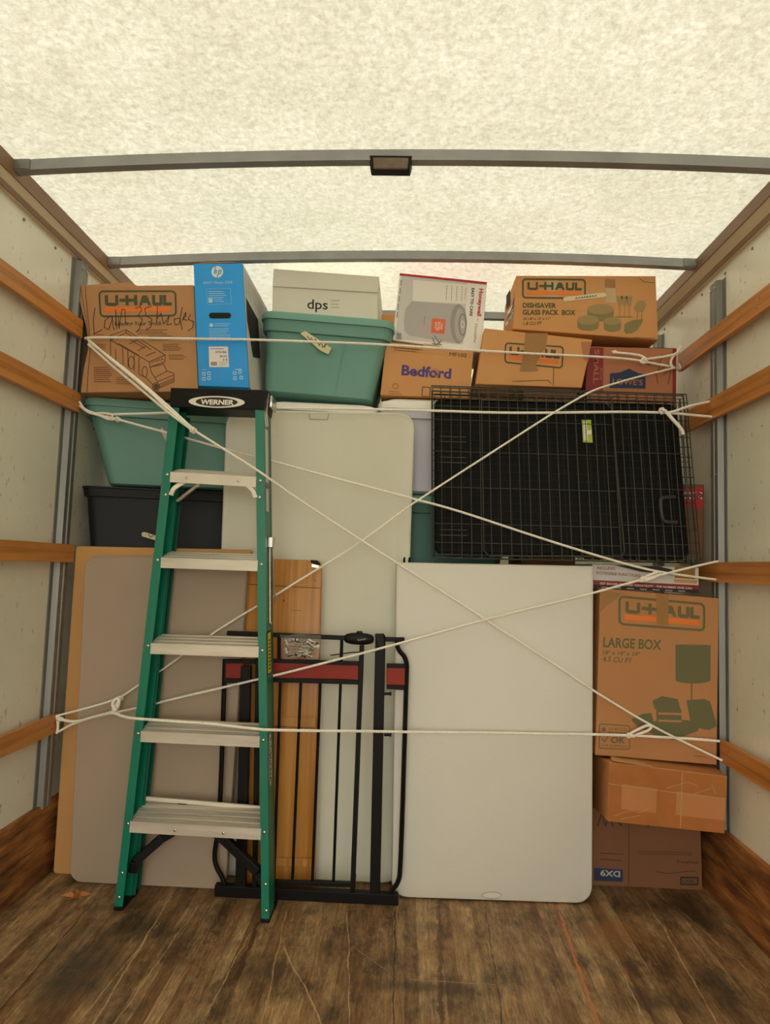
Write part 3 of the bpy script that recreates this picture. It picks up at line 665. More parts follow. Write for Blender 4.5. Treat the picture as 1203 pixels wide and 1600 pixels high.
t, D, pts, dv = carton('cardboard_box', 'small brown box with purple lettering, sitting on a white tub lid', 'box', [(603,533.5),(740,549),(733,622),(594,617)], 2.665, .34, M_CARDO)
D.text('Bedford', (627,585.5), (704.5,591.5), 15.5, M_PURPLE, .035); 
D.text('MF102', (702,556), (729,558.5), 6, M_BLACKI, 0)
D.lines(611,539,662,2,3.2,.9,M_BROWNI,.09); D.lines(616,543.5,655,2,3.2,.9,M_BROWNI,.09)
D.stroke(circ(618,603.5,4.3,10), .8, M_BROWNI, closed=True); D.lines(608,611.5,628,2,3.4,.8,M_BROWNI,.06)
D.rr([(660,604.5),(672,605.5),(671.5,620),(659,619)], .5, 1.2, M_BLACKI)
D.stroke(circ(680,582,5.4,14), 1.0, M_CARDR, 'seal', .0006, closed=True); D.poly([(662,536.5),(686,540),(686,546),(662,543)], M_CLEAR, 'tape', .0003); D.done(t)

t, D, pts, dv = carton('appliance_box', 'white and red carton with a humidifier picture and orange sticker, tipped on its side', 'box', [(624.5,427.5),(761,441.5),(752,551),(613,531.5)], 2.70, .24, M_WHITE)
Z = lambda pts: [(580+x/4.01, 400+y/4.01) for x, y in pts]
D.poly(Z([(178,110),(724,168),(722,180),(177,122)]), M_RED)
D.poly(Z([(195,124),(600,166),(575,555),(150,520)]), M_GREYC)
D.poly(Z([(262,150),(610,180),(600,300),(260,282)]), M_WHITEI, lift=.0003)
dl = Decal(D.p, D.n, .0014)
dl.poly(Z([(255,283),(560,306),(590,330),(600,420),(585,510),(550,548),(240,500),(208,470),(205,400),(215,330)]), M_LGREYI, 'humidifier_print')
dl2 = Decal(D.p, D.n, .002)
E = lambda cx, cy, rx, ry, n=22: Z([(cx+rx*math.cos(2*math.pi*k/n), cy+ry*math.sin(2*math.pi*k/n)) for k in range(n)])
dl2.poly(E(546,425,50,124), M_MGREYI, 'humidifier_print'); dl.done(t)
dl3 = Decal(D.p, D.n, .0026); dl3.poly(E(556,430,34,104), M_LGREYI, 'humidifier_print'); dl3.stroke(E(572,430,22,66), 1.4, M_GREYI, 'humidifier_print', .0003, closed=True); dl3.stroke(E(573,428,9,22), 1.0, M_WHITEI, 'humidifier_print', .0004, closed=True)
dl3.poly(Z([(382,390),(466,397),(458,487),(374,479)]), M_LABELRED, 'orange_sticker')
dl3.text('EASY', Z([(400,415)])[0], Z([(398,465)])[0], 3.2, M_WHITEI, .01, 'sticker_lettering', .0006); dl3.text('TO FILL', Z([(418,410)])[0], Z([(414,470)])[0], 3.8, M_WHITEI, .02, 'sticker_lettering', .0006); dl3.text('TANK', Z([(437,418)])[0], Z([(434,462)])[0], 3.0, M_WHITEI, .01, 'sticker_lettering', .0006)
dl2.done(t); dl3.done(t)
D.text('Honeywell', Z([(678,204)])[0], Z([(664,376)])[0], 6.4, M_RED, .03); D.text('Humidifier', Z([(652,425)])[0], Z([(641,548)])[0], 4.0, M_GREYI, 0)
D.text('EASY TO CARE', Z([(630,200)])[0], Z([(616,376)])[0], 4.2, M_BLACKI, .03)
D.stroke(Z([(668,392),(667,410)]), .6, M_GREYI)
D.text('Top fill cool mist', Z([(590,200)])[0], Z([(584,272)])[0], 2.4, M_RED, 0, lift=.0008)
for k in range(4):
    x_ = 570-k*32
    for j in range(6): D.stroke(Z([(x_-j*.8, 190+j*16-k*2), (x_-j*.8-.6, 200+j*16-k*2)]), 1.0, M_MGREYI, lift=.0008)
for k in range(5): D.stroke(Z([(188-k*6, 150+k*50), (185-k*6, 185+k*50)]), 1.2, M_GREYI, lift=.0008)
for k in range(6): D.stroke(Z([(160, 484+k*7), (188, 487+k*7)]), .7, M_BLACKI, lift=.0008)
D.stroke(Z([(335,378),(331,430)]), .7, M_GREYI, lift=.0012)
for q_ in ([(385,515),(402,560),(440,530)], [(396,500),(430,548)], [(380,550),(440,556)]): D.stroke(Z(q_), 1.5, M_GREYI, 'glass_print', .0010)
D.done(t)
bm = B(); qq = [P(625,427,2.70), P(761,441,2.70)]; hexa(bm, [qq[0]+Vector((0,0,.0005)), qq[1]+Vector((0,0,.0005)), qq[1], qq[0], qq[0]+Vector((0,.236,.0008)), qq[1]+Vector((0,.236,.0008)), qq[1]+Vector((0,.236,0)), qq[0]+Vector((0,.236,0))]); build('red_edge', bm, M_RED, t)

t, D, pts, dv = carton('cardboard_box', 'wide brown glass pack box, topmost at right, printed with green plates and glasses', 'box', [(806.5,430.5),(1024.5,431),(1028.5,531),(801,514)], 2.67, .31, M_CARDO)
D.logo([(817,436),(914,437),(914,466),(817,465)], w=2.6)
Zc = lambda pts: [(780+x/4.627, 420+y/4.627) for x, y in pts]
D.text('DISHSAVER', (816.5,480.5), (869,481), 7.4, M_INKG, .035); D.text('GLASS PACK  BOX', (816.5,491.5), (899,492), 7.6, M_INKG, .035)
D.text('24 1/8" x 12" x 11"', (817,499.8), (859,499.8), 3.8, M_INKG, .02, up=(.2,-1)); D.text('1.8 CU FT', (817.5,508), (846,507.5), 5, M_INKG, .02, up=(.2,-1))
def plate(cx, cy, rx, ry, h):
    D.poly(Zc([(cx-rx, cy)]+[(cx-rx*math.cos(math.pi*k/10), cy+h+ry*math.sin(math.pi*k/10)) for k in range(11)]+[(cx+rx, cy)]), M_INKSOFT2, 'green_print')
    D.poly(Zc([(cx+rx*math.cos(2*math.pi*k/20), cy+ry*math.sin(2*math.pi*k/20)) for k in range(20)]), M_INKSOFT, 'green_print', .0004)
plate(732,292,95,38,50); plate(642,370,78,34,45); plate(818,378,62,28,50)
D.poly(Zc([(905,400),(960,372),(1040,362),(1035,385),(1000,440),(960,465),(915,470),(902,450)]), M_INKSOFT2, 'green_print')
for gx in (870, 905, 940): 
    D.poly(Zc([(gx-24,198),(gx+22,198),(gx+14,262),(gx,285),(gx-12,262)]), M_INKSOFT, 'green_print'); D.stroke(Zc([(gx,285),(gx,345)]), 1.0, M_INKSOFT2, 'green_print'); D.stroke(Zc([(gx-22,348),(gx+22,348)]), 1.6, M_INKSOFT2, 'green_print')
D.poly(Zc([(970+30,235),(1040,228),(1062,260),(1040,312),(1000,318),(970,285)]), M_INKSOFT, 'green_print'); D.stroke(Zc([(1000,318),(995,362)]), 1.2, M_INKSOFT2, 'green_print'); D.stroke(Zc([(1030,312),(1028,365)]), 1.2, M_INKSOFT2, 'green_print')
D.stroke(Zc([(968,496),(1125,503)]), .8, M_BROWNI)
D.poly(Zc([(765,70),(838,78),(840,140),(764,136)]), M_TAPE2, 'tape', .0007); D.poly(Zc([(766,138),(842,140),(845,245),(770,250)]), M_CLEAR, 'tape', .0006)
D.poly([(879.5,466.5),(883,464),(944,457),(948,461),(944,464),(882,471)], M_MASK, 'masking_tape_label', .001)
D.poly(Zc([(345,68),(425,72),(425,212),(350,210)]), M_CLEAR, 'tape', -.0004)
for k in range(8): D.stroke([(899+k*4.3,467-k*.5),(900.5+k*4.3,464.5-k*.5),(901.8+k*4.3,466.5-k*.5)], .9, M_BLACKI, 'handwritten_lettering', .0016)
D.done(t)
DS = side_decal(pts, 0, 3, dv)
DS.poly([(791,462),(797,452),(797,476),(791,484)], M_DARKI, 'hand_hole', .0005)
for k in range(4): DS.stroke([(792+k*2.5,498-k*4),(803,484-k*6)], 1.2, M_BROWNI, 'side_print')
DS.poly([(791,490),(802,474),(801,496),(790,510)], M_CLEAR, 'side_tape'); DS.done(t)
dc = Decal(D.p, D.n, .001); dc.stroke(Zc([(1010,68),(1050,95),(1125,100)]), .8, M_BROWNI, 'crease'); dc.done(t)

t, D, pts, dv = carton('cardboard_box', 'brown box with taped-over green and orange logo, tilted just above the dog crate', 'box', [(757,512.5),(925.5,530.5),(909,606),(743,600)], 2.635, .34, M_CARDO)
D.logo([(790,536),(880,542),(878,575),(789,566)], w=2.4)
Zb = lambda pts: [(580+x/4.01, 400+y/4.01) for x, y in pts]
D.poly(Zb([(965,482),(1105,484),(1095,580),(1075,600),(1030,680),(1045,720),(930,725),(955,600)]), M_TAPE2, 'tape', .0006)
D.stroke([(865,573),(864.5,602)], 1.0, M_BLACKI); D.stroke([(800,596),(856,594),(861,599)], .9, M_BLACKI); D.poly([(908,534),(923.5,534),(919,566),(911,560)], M_CARDR, 'scuff', -.0003); D.done(t)

t, D, pts, dv = carton('cardboard_box', 'reddish-brown hardware store box with blue gabled logo, under the glass pack box', 'box', [(918,541),(1057,544.5),(1055,742),(915,738)], 2.69, .30, M_CARDR)
D.poly([(918,543),(943,543),(942,615),(915,612)], M_DRED); D.poly([(1051,545),(1057,545),(1055,735),(1050,735)], M_DRED)
D.text('SMALL', (937.5,548), (935.5,600), 8, M_WHITEI, .02, lift=.0006, up=(1,0)) if False else D.text('SMALL', (929,546), (927,599), 7.5, M_CARDR, .02, lift=.0006)
D.poly([(953,583.5),(968,582),(983,576),(997,583),(1008.5,585),(1008.5,607),(952,606)], M_NAVYI, lift=.0004); D.text("LOWE'S", (957,600), (1004,602), 8.5, M_CARDR, .015, lift=.001)
for a in ([(1020,558),(1012,570),(1030,566)],[(1035,553),(1028,580),(1040,572)],[(1020,585),(1034,578)],[(1024,580),(1028,600)],[(1036,585),(1048,578),(1044,600)]): D.stroke(a, 1.2, M_BROWNI, 'handwritten_lettering', .0006)
D.text('BOX', (938,575), (936.5,594), 4, M_CARDR, 0, lift=.0006); D.done(t)
bm = B(); tp = [P(943,541.5,2.69),P(1057,544.5,2.69)]; q = [tp[0]+Vector((0,0,.001)),tp[1]+Vector((0,0,.001)),tp[1]+Vector((0,.29,.001)),tp[0]+Vector((0,.29,.001))]; bm.faces.new([bm.verts.new(v) for v in q]); build('top_flap', bm, M_DRED, t)

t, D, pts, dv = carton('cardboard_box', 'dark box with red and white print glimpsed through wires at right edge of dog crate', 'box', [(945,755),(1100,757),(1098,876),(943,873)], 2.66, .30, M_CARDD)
D.poly([(1060,760),(1099,762),(1098,795),(1060,793)], M_RED, lift=.0005)
for y in (770, 778): 
    for k in range(5): D.stroke([(1064+k*7,y),(1068+k*7,y+.5)], 2.5, M_WHITEI, lift=.001)
D.done(t)

# ------------------------------------------------------------------ right column
t, D, pts, dv = carton('appliance_box', 'narrow white and dark red appliance carton lying between dog crate and tall printed box', 'box', [(925,881),(1092,887),(1092,925.5),(925,917.5)], 2.545, .34, M_GREYC)
D.poly([(925,906),(1092,914.5),(1092,922),(925,914)], M_DRED); D.poly([(925,913.5),(1092,921.5),(1092,927),(925,919)], M_BLACKI)
D.text('INCLUDES', (933,889.5), (961,890.5), 4.4, M_DRED, .01); D.text('ROTISSERIE FUNCTIONS', (932,897), (1001,901.5), 4.4, M_DRED, .01)
D.text('GET BIGGER SIZE AND VERSATILITY - THE NUMBER ONE CAN', (937,913), (1081,921), 3.2, M_WHITEI, .01, lift=.0006)
D.poly([(960,883),(1030,885),(1050,890),(1052,899),(1000,893)], M_BLACKI, lift=.0002); D.poly([(1054,884),(1086,886),(1086,905),(1054,903)], M_TAPE2, 'badge_print'); D.poly([(1052,905),(1090,907),(1088,912),(1054,910)], M_TAN, 'badge_print', .0004)
for k in range(7): D.stroke([(940+k*20,917.3+k*1.0),(950+k*20,917.8+k*1.0)], 1.4, M_LGREYI, lift=.0006)
D.done(t)

t, D, pts, dv = carton('cardboard_box', 'tall brown box marked LARGE BOX with a green lamp picture', 'box', [(938,919),(1123.5,935),(1120,1195.5),(930,1180)], 2.50, .44, M_CARDL)
D.logo([(968,932),(1100,944),(1100,985),(968,975)], ink=M_INKL, w=3.6)
D.text('LARGE BOX', (942,1010.5), (1033,1015), 15, M_INKL, .03); D.text('18" x 18" x 24"', (942,1022), (999,1025), 5.8, M_INKL, .02, up=(.2,-1)); D.text('4.5 CU FT', (941,1033), (987,1036.5), 8, M_INKL, .02, up=(.2,-1))
Zl = lambda pts: [(920+x/5.332, 900+y/5.332) for x, y in pts]
D.poly(Zl([(722,575),(1015,580),(1012,872),(985,884),(930,893),(865,896),(800,892),(750,883),(722,872)]), M_INKL, 'lamp_print'); D.stroke(Zl([(857,890),(855,1035)]), 2.0, M_INKL, 'lamp_print')
D.stroke(Zl([(722,575),(870,570),(1015,580)]), 1, M_INKL, 'lamp_print')
D.poly(Zl([(812,1035),(960,1025),(1010,1045),(1070,1250),(1000,1285),(930,1270),(850,1230),(830,1130)]), M_INKL, 'green_print')
D.poly(Zl([(350,1195),(440,1150),(520,1140),(540,1210),(830,1200),(920,1260),(910,1290),(700,1370),(560,1330),(400,1250)]), M_INKL, 'green_print')
D.poly(Zl([(530,1040),(610,1000),(740,1025),(765,1110),(550,1110)]), M_INKL, 'green_print', .0003); D.poly(Zl([(560,1105),(770,1110),(775,1225),(565,1225)]), M_INKL, 'green_print', .0002)
for y in (1145, 1205): D.stroke(Zl([(585,y),(765,y+6)]), 3.2, M_CARDL, 'green_print', .0007)
D.rr([(936.5,1131),(983.5,1134),(983.5,1171),(936,1169)], 3, 1.6, M_INKL, 'badge_print')
D.poly(circ(943.5,1139.5,3.2,12), M_INKL, 'badge_print'); D.text('U-BOX', (951,1140.5), (980,1142), 4, M_INKL, .01, 'badge_print'); D.text('REUSABLE', (951,1147), (980,1148.5), 4, M_INKL, .02, 'badge_print'); D.stroke([(941,1154),(944.5,1159),(950,1151)], 1.7, M_INKL, 'badge_print'); D.text('OK', (954,1160.5), (977,1161.5), 9.5, M_INKL, .03, 'badge_print'); D.text('FOR SHIPPING', (939.5,1166), (979,1168), 3.4, M_INKL, .01, 'badge_print')
D.poly(Zl([(562,148),(665,152),(662,410),(566,405)]), M_TAPE2, 'tape', .0009); D.poly(Zl([(95,110),(280,145),(150,250),(85,310)]), M_TAPE2, 'tape', .0004); D.stroke([(1085,1181),(1102,1182.5)], .8, M_BROWNI); D.done(t)

# squashed taped box
a0, a1 = P(952,1190,2.43), P(949,1283.5,2.43); b0, b1 = P(1137,1213,2.43), P(1132,1303,2.43); c0, c1 = P(931,1183,2.66), P(936,1263,2.66)
c0.x = .722; c1.x = .735
d0, d1 = Vector((1.155, 2.80, b0.z+.01)), Vector((1.15, 2.80, b1.z+.02)); c0.y = c1.y = 2.78
t = thing('cardboard_box', 'squashed brown box wrapped in shiny packing tape, under the tall printed box', 'box', ((a1.x+b1.x)/2, 2.6, min(a1.z, b1.z)))
bm = B(); hexa(bm, [a0,b0,b1,a1,c0,d0,d1,c1], .004); build('box_body', bm, M_SQ, t)
D = Decal(a0, (b0-a0).cross(a1-a0))
D.poly([(952,1192),(1136,1214.5),(1135,1247),(951,1222)], M_SQT, 'tape', .0004); D.poly([(950,1262),(1132,1282),(1132,1302),(949,1282.5)], M_SQT, 'tape', .0004); D.poly([(1028,1203),(1058,1207),(1055,1294),(1024,1290)], M_SQT, 'tape', .0009)
D.poly([(953,1192),(972,1195),(970,1285),(950,1283)], M_SQT, 'tape', .0007); D.stroke([(1066,1208),(1063,1294)], 1.0, M_CLEAR, 'crease', .0013)
for a in ([(960,1275),(985,1266),(1000,1270),(1015,1262)],[(970,1280),(1000,1274)],[(1040,1232),(1075,1222),(1090,1228)],[(1085,1240),(1110,1232)],[(1112,1225),(1118,1240)],[(952,1225),(1134,1249)]): D.stroke(a, .7, M_CLEAR, 'crease', .0016)
D.done(t)
bm = B(); e = [a0+Vector((.01,-.004,.004)), P(1020,1200,2.425)+Vector((0,0,.002)), P(1000,1192,2.46), P(955,1184,2.47)]
hexa(bm, e+[v+Vector((0,.01,.003)) for v in e]); build('torn_flap', bm, M_TAN, t)
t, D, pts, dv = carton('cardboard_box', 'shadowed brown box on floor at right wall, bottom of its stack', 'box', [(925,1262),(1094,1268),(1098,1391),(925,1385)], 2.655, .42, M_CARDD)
D.poly([(928,1356),(973,1359),(973,1378),(928,1376)], M_NAVYI); D.text('DX9', (969,1361.5), (938,1359.5), 9, M_LGREYI, .03, lift=.0006, up=(0,1))
D.stroke([(983,1268),(982,1389)], .9, M_BLACKI)
D.lines(938,1333,975,2,10,1.0,M_BLACKI,.05); D.lines(996,1330,1090,2,3.5,1.6,M_BROWNI,.03); D.text('Supplies', (1057,1348), (1091,1349.5), 5, M_BLACKI, 0); D.stroke([(1024,1362),(1045,1365),(1070,1362),(1086,1361)], 1.0, M_BLACKI); D.rr([(1064,1371),(1090,1371.5),(1090,1382),(1064,1382)], .5, 2.4, M_BLACKI); D.text('ODIC', (1067,1379), (1087,1379.5), 5, M_BLACKI, .02)
for a in ([(934,1290),(940,1270),(946,1290),(952,1276),(958,1292)],[(962,1280),(970,1290),(975,1275)],[(980,1280),(992,1278)],[(1010,1285),(1018,1280),(1012,1292)],[(1040,1292),(1052,1288)]): D.stroke(a, 1.6, M_BLACKI, 'handwritten_lettering')
D.done(t)

# ------------------------------------------------------------------ flat things standing against the load
def slab_rings(q, th, r, bev, seg=6, rt=None):
    """q: world TL,TR,BR,BL of the front face"""
    W = ((q[1]-q[0]).length+(q[2]-q[3]).length)/2; H = ((q[0]-q[3]).length+(q[1]-q[2]).length)/2
    n = (q[1]-q[0]).cross(q[3]-q[0]).normalized()
    if n.y > 0: n = -n
    def mp(pts, dep):
        out = []
        for x, y in pts:
            u, v = x/W, 1-y/H
            out.append((q[0]*(1-u)+q[1]*u)*(1-v)+(q[3]*(1-u)+q[2]*u)*v-n*dep)
        return out
    R = lambda i, dep, rr_: mp(rrect(i, W-i, i, H-i, max(rr_, .002), seg, rt), dep)
    return R, n
def slab(bm, q, th, r, bev, lip=None, rt=None):
    R, n = slab_rings(q, th, r, bev, rt=rt)
    rings = []
    if lip: rings += [R(lip[0]+.004, lip[1], r-lip[0]), R(lip[0], .0006, r-lip[0]*.8)]
    rings += [R(bev, 0, r-bev), R(bev*.3, bev*.3, r), R(0, bev, r), R(0, th-bev, r), R(bev, th, r-bev)]
    loft(bm, rings); return n
# flat tan carton
q = [P(118,853,2.515), P(392,859,2.515), P(345,1371,2.53), P(82,1369,2.53)]
t = thing('flat_carton', 'wide flat tan carton standing on edge at left behind the taupe table', 'box', (q[3].x+.3, 2.54, 0))
for v in q[2:]: v.z = .001
bm = B(); slab(bm, q, .042, .012, .006); build('box_body', bm, M_TAN, t, smooth=True)
# taupe table
q = [P(133,868,2.468), P(388,869,2.468), P(352,1388,2.474), P(107,1386,2.474)]
for v in q[2:]: v.z = .001
t = thing('folding_table', 'taupe folded table top standing on edge behind the ladder', 'table', (-.88, 2.49, 0))
bm = B(); slab(bm, q, .038, .045, .005, (.006,.001)); build('table_top', bm, M_BEIGE, t, smooth=True)
# pine board
q = [P(386,872,2.505), P(502.5,876,2.505), P(492,1380,2.515), P(374,1380,2.515)]
for v in q[2:]: v.z = .002
t = thing('pine_board', 'honey-coloured pine leaf with bracket at its top corner, standing behind the black gate', 'board', (-.44, 2.52, 0))
bm = B(); slab(bm, q, .022, .02, .003); build('board_panel', bm, M_PINE, t, smooth=True)
D = Decal(q[0], (q[1]-q[0]).cross(q[3]-q[0]))
D.stroke([(387,913),(501,919)], 1.1, M_BROWNI, 'joint_line'); D.stroke([(380,1133),(493,1138)], 1.0, M_BROWNI, 'joint_line'); D.stroke([(376,1340),(486,1345)], 1.0, M_BROWNI, 'joint_line')
D.poly([(485,875),(496,875.5),(500.5,881),(500,884),(486,880)], M_DARKI, 'corner_notch'); D.poly([(487,881),(499,884),(497,887.5),(487,886)], M_STEELB, 'bracket', .0006); D.poly(circ(443.5,938.5,1.5,8), M_BROWNI, 'knot'); D.poly(circ(492.5,907,1,8), M_BROWNI, 'knot'); D.stroke([(455,953),(472,954)], 1.4, M_TAPE2, 'knot')
bmt = None; D.done(t)
bm = B(); a = P(378,1130,2.503); hexa(bm, [P(380,1118,2.502),P(494,1122,2.502),P(494,1136,2.502),P(379,1132,2.502),P(380,1118,2.51),P(494,1122,2.51),P(494,1136,2.51),P(379,1132,2.51)], .001); build('cross_strip', bm, M_PINE, t)
bm = B(); hexa(bm, [P(376,1338,2.505),P(487,1342,2.505),P(487,1355,2.505),P(376,1351,2.505),P(376,1338,2.513),P(487,1342,2.513),P(487,1355,2.513),P(376,1351,2.513)], .001); build('cross_strip', bm, M_PINE, t)
# tall white table
q = [P(353,640,2.572), P(648.5,645,2.572), P(624,1385,2.578), P(325,1385,2.578)]
for v in q[2:]: v.z = .002
t = thing('folding_table', 'tall off-white folding table standing upright behind the ladder and gate', 'table', (-.36, 2.59, 0))
bm = B(); n = slab(bm, q, .042, .06, .006, (.008,.002)); build('table_top', bm, M_WHITEP2, t, smooth=True)
D = Decal(q[0], n, .0012); D.stroke([(483,646),(484,655),(511,656),(514,647)], 1.3, M_MGREYI, 'latch_recess'); D.stroke([(348,650),(360,648)], 1.5, M_MGREYI, 'latch_recess'); D.done(t)
# short folded white table (two leaves)
q = [P(619,878.5,2.472), P(928,884,2.495), P(926,1412,2.495), P(611,1412,2.472)]
for v in q[2:]: v.z = .004
t = thing('folding_table', 'short white table folded in half, standing upright right of the black gate', 'table', (.33, 2.5, 0))
bm = B(); n = slab(bm, q, .040, .055, .009, None, rt=.004); build('table_leaf', bm, M_WHITEP, t, smooth=True)
q2 = [v+Vector((.004,.043,0)) for v in q]; bm = B(); slab(bm, q2, .040, .055, .009, None, rt=.004); build('table_leaf', bm, M_WHITEP, t, smooth=True)
R, _ = slab_rings(q, .1, .05, .01)
D = Decal(q[0], n, .0018)
D.stroke([(768+15.5*math.cos(k*math.pi/10), 1399+5.4*math.sin(k*math.pi/10)) for k in range(20)], 1.4, M_LGREYI, 'oval_badge', closed=True)
D.poly([(768+13*math.cos(k*math.pi/10), 1399+3.8*math.sin(k*math.pi/10)) for k in range(20)], M_WHITEP2, 'oval_badge'); D.done(t)
bm = B()
for px_ in (631.5, 639.5):
    a = P(px_, 879, 2.50); tube(bm, [a, a+Vector((0,0,.012)), a+Vector((.001,0,.02))], [.005,.004,.003], 8)
build('hinge_stub', bm, M_BLACKM, t, smooth=True)

# ------------------------------------------------------------------ folded dog crate
LX = lambda z: 0
cq = [P(675,602,2.53), P(1083,616,2.53), P(1107,884,2.475), P(675,877,2.475)]
zb_ = 1.195
cq[2].z = max(cq[2].z, zb_); cq[3].z = max(cq[3].z, zb_); cq[2].x = min(cq[2].x, 1.118)
def C(u, v, d=0.0):
    p = (cq[0]*(1-u)+cq[1]*u)*(1-v)+(cq[3]*(1-u)+cq[2]*u)*v; return p+Vector((0, d, d*.12*(1-v)))
t = thing('dog_crate', 'large folded black wire dog crate standing on the short white table', 'crate', (C(.5,1).x, 2.52, zb_))
def wirepanel(name, us, vs, u0, u1, v0, v1, d, r=.0015, rf=.003, m=None):
    m = m or M_WIRE
    bm = B()
    tube(bm, [C(u0,v0,d),C(u1,v0,d),C(u1,v1,d),C(u0,v1,d)], rf, 6, closed=True)
    pf = build('panel_frame', bm, m, t, smooth=True)
    bm = B()
    for u in us: tube(bm, [C(u,v0,d-.002),C(u,v1,d-.002)], r, 5, cap=False)
    for v in vs: tube(bm, [C(u0,v,d+.001),C(u1,v,d+.001)], r, 5, cap=False)
    o = build(name, bm, m, pf, smooth=True)
    return o
wirepanel('wire_mesh', [.0+.0365*i for i in range(1,19)], [.075,.12,.20,.385,.59,.795,.90,.965], 0, .69, .035, .985, 0)
wirepanel('wire_mesh', [.69+.032*i for i in range(1,9)], [.165,.36,.57,.78,.885,.95], .69, .95, .03, .985, .004)
bm = B()
tube(bm, [C(.19,.08,-.005),C(.66,.07,-.005),C(.685,.1,-.005),C(.70,.93,-.005),C(.69,.955,-.005),C(.21,.97,-.005),C(.19,.94,-.005)], .0025, 6, closed=True)
for a, b_ in ((.30,.33),(.42,.45),(.83,.86)): 
    for v in (a, b_): tube(bm, [C(.03,v,-.004), C(.13,v,-.004)], .0018, 5)
build('door_frame', bm, M_WIRE, t, smooth=True)
wirepanel('wire_mesh', [.05*i for i in range(1,20)], [.045*i for i in range(1,22)], .01, .93, .05, .985, .022, .0013, m=M_WIRED)
bm = B(); R, n = slab_rings([C(.01,.075,.034),C(.945,.06,.034),C(.945,.965,.034),C(.01,.965,.034)], .02, .03, .01)
loft(bm, [R(.012,0,.02), R(.008,.003,.025), R(.006,.003,.028), R(0,-.004,.03), R(0,.012,.03), R(.01,.014,.02)]); build('plastic_tray', bm, M_TRAY, t, smooth=True)
wirepanel('wire_mesh', [.0365*i for i in range(1,28)], [.04,.15,.19,.25,.31,.37,.43,.49,.55,.64,.73,.80,.87,.93], 0, 1.0, -.012, .985, .062, .0019)
wirepanel('wire_mesh', [.04+.0365*i for i in range(1,26)], [.02,.18,.40,.60,.80,.92], .005, .985, 0.0, .985, .052, .0016)
bm = B()
p = C(.985,.60,.06)
tube(bm, [C(.93,.6,.0), C(.96,.6,-.004), C(.985,.585,-.004), C(1.0,.6,-.004), C(.985,.62,-.004), C(.96,.61,-.004)], .003, 6); build('hook', bm, M_WIRE, t, smooth=True)
# handle and green label
hp = [P(1031,778,2.47), P(1031,815,2.47)]
bm = B(); tube(bm, smoothpts([P(1055,777,2.478), P(1036,777,2.468), P(1031,782,2.462), P(1034,810,2.462), P(1039,816,2.472), P(1058,816,2.48)], 2), .0065, 8); build('carry_handle', bm, M_HANDLE, t, smooth=True, label='black plastic carry handle')
a = [C(.567,.215,.0165),C(.603,.215,.0165),C(.612,.35,.0165),C(.576,.35,.0165)]
a = [P(909,656,2.534),P(923.5,656,2.534),P(926,691.5,2.53),P(911,691,2.53)]
bm = B(); hexa(bm, a+[v+Vector((0,.0015,0)) for v in a]); build('paper_label', bm, M_LIME, t, label='lime green and white paper tag')
bm = B(); b2 = [P(911,659,2.5325),P(916.5,659,2.5325),P(918.5,688,2.5285),P(912.5,688,2.5285)]; hexa(bm, b2+[v+Vector((0,.0008,0)) for v in b2]); b2 = [P(917,672,2.5325),P(924,671,2.5325),P(924.5,678,2.5285),P(918,679,2.5285)]; hexa(bm, b2+[v+Vector((0,.0008,0)) for v in b2]); build('label_print', bm, M_WHITEI, t)

# ------------------------------------------------------------------ black metal baby gate
GY = 2.437
t = thing('safety_gate', 'black metal pressure-fit gate with red wooden top strips, standing right of the ladder', 'gate', (-.31, GY, 0))
G = lambda px_, py_, dy=0: P(px_, py_, GY+dy)
def gtube(name, pts, r, m=M_BLACKM, sm=0):
    bm = B(); pp = [G(*p) for p in pts]; tube(bm, smoothpts(pp, sm) if sm else pp, r, 8); return build(name, bm, m, t, smooth=True)
def gbar(name, a, b_, w, d, m=M_BLACKM, bev=.002):
    bm = B(); beam(bm, G(*a), G(*b_), w, d, bev, side=Vector((1,0,0)) if abs(a[0]-b_[0]) < abs(a[1]-b_[1]) else Vector((0,1,0))); return build(name, bm, m, t)
bm = B(); qb = [G(335,1385.5,-.014), G(622,1402,-.014), G(622,1418,-.014), G(335,1402,-.014)]
qb[2].z = qb[3].z = .0005; qb[0].z = .038; qb[1].z = .036; hexa(bm, qb+[v+Vector((0,.03,0)) for v in qb], .002); build('base_bar', bm, M_BLACKM, t)
gbar('frame_post', (385,1040), (376,1398), .036, .025); gbar('frame_post', (594.5,993), (585.5,1408), .036, .025)
# left frame side with bent foot
gtube('side_tube', [(351.5,1030),(343,1290),(335,1330),(336,1352),(350,1375),(350,1392)], .0085, sm=2)
gtube('side_tube', [(620,1000),(621,1014),(636,1030),(635,1060),(626,1360),(622,1380),(611,1392),(610,1402)], .0085, sm=2)
# door frame
gbar('top_rail', (355,989), (548,997), .016, .016); gbar('top_rail', (590,998.5), (632,999.5), .013, .016)
gbar('red_strip_frame', (352,1033.5), (404,1034), .012, .016); gbar('red_strip_frame', (352,1063), (404,1064), .012, .016)
gbar('red_strip_frame', (424,1032.5), (565,1037), .012, .016); gbar('red_strip_frame', (424,1062), (565,1066), .012, .016)
gbar('red_strip_frame', (604,1040), (634,1041), .012, .016); gbar('red_strip_frame', (604,1073), (634,1074.5), .012, .016)
def strip(a, b_, c, d):
    bm = B(); f = [G(*a,-.006), G(*b_,-.006), G(*c,-.006), G(*d,-.006)]; hexa(bm, f+[v+Vector((0,.012,0)) for v in f], .002); build('red_wood_strip', bm, M_REDW, t, label='red-brown wooden strip')
strip((352,1036),(380,1036),(380,1060),(352,1060)); strip((404,1034),(560,1040),(560,1062),(404,1059)); strip((604,1043),(633,1044),(633,1071),(604,1070))
gbar('door_stile', (565.5,1008), (551,1390), .017, .018); gbar('door_stile', (404,1000), (398,1385), .017, .018)
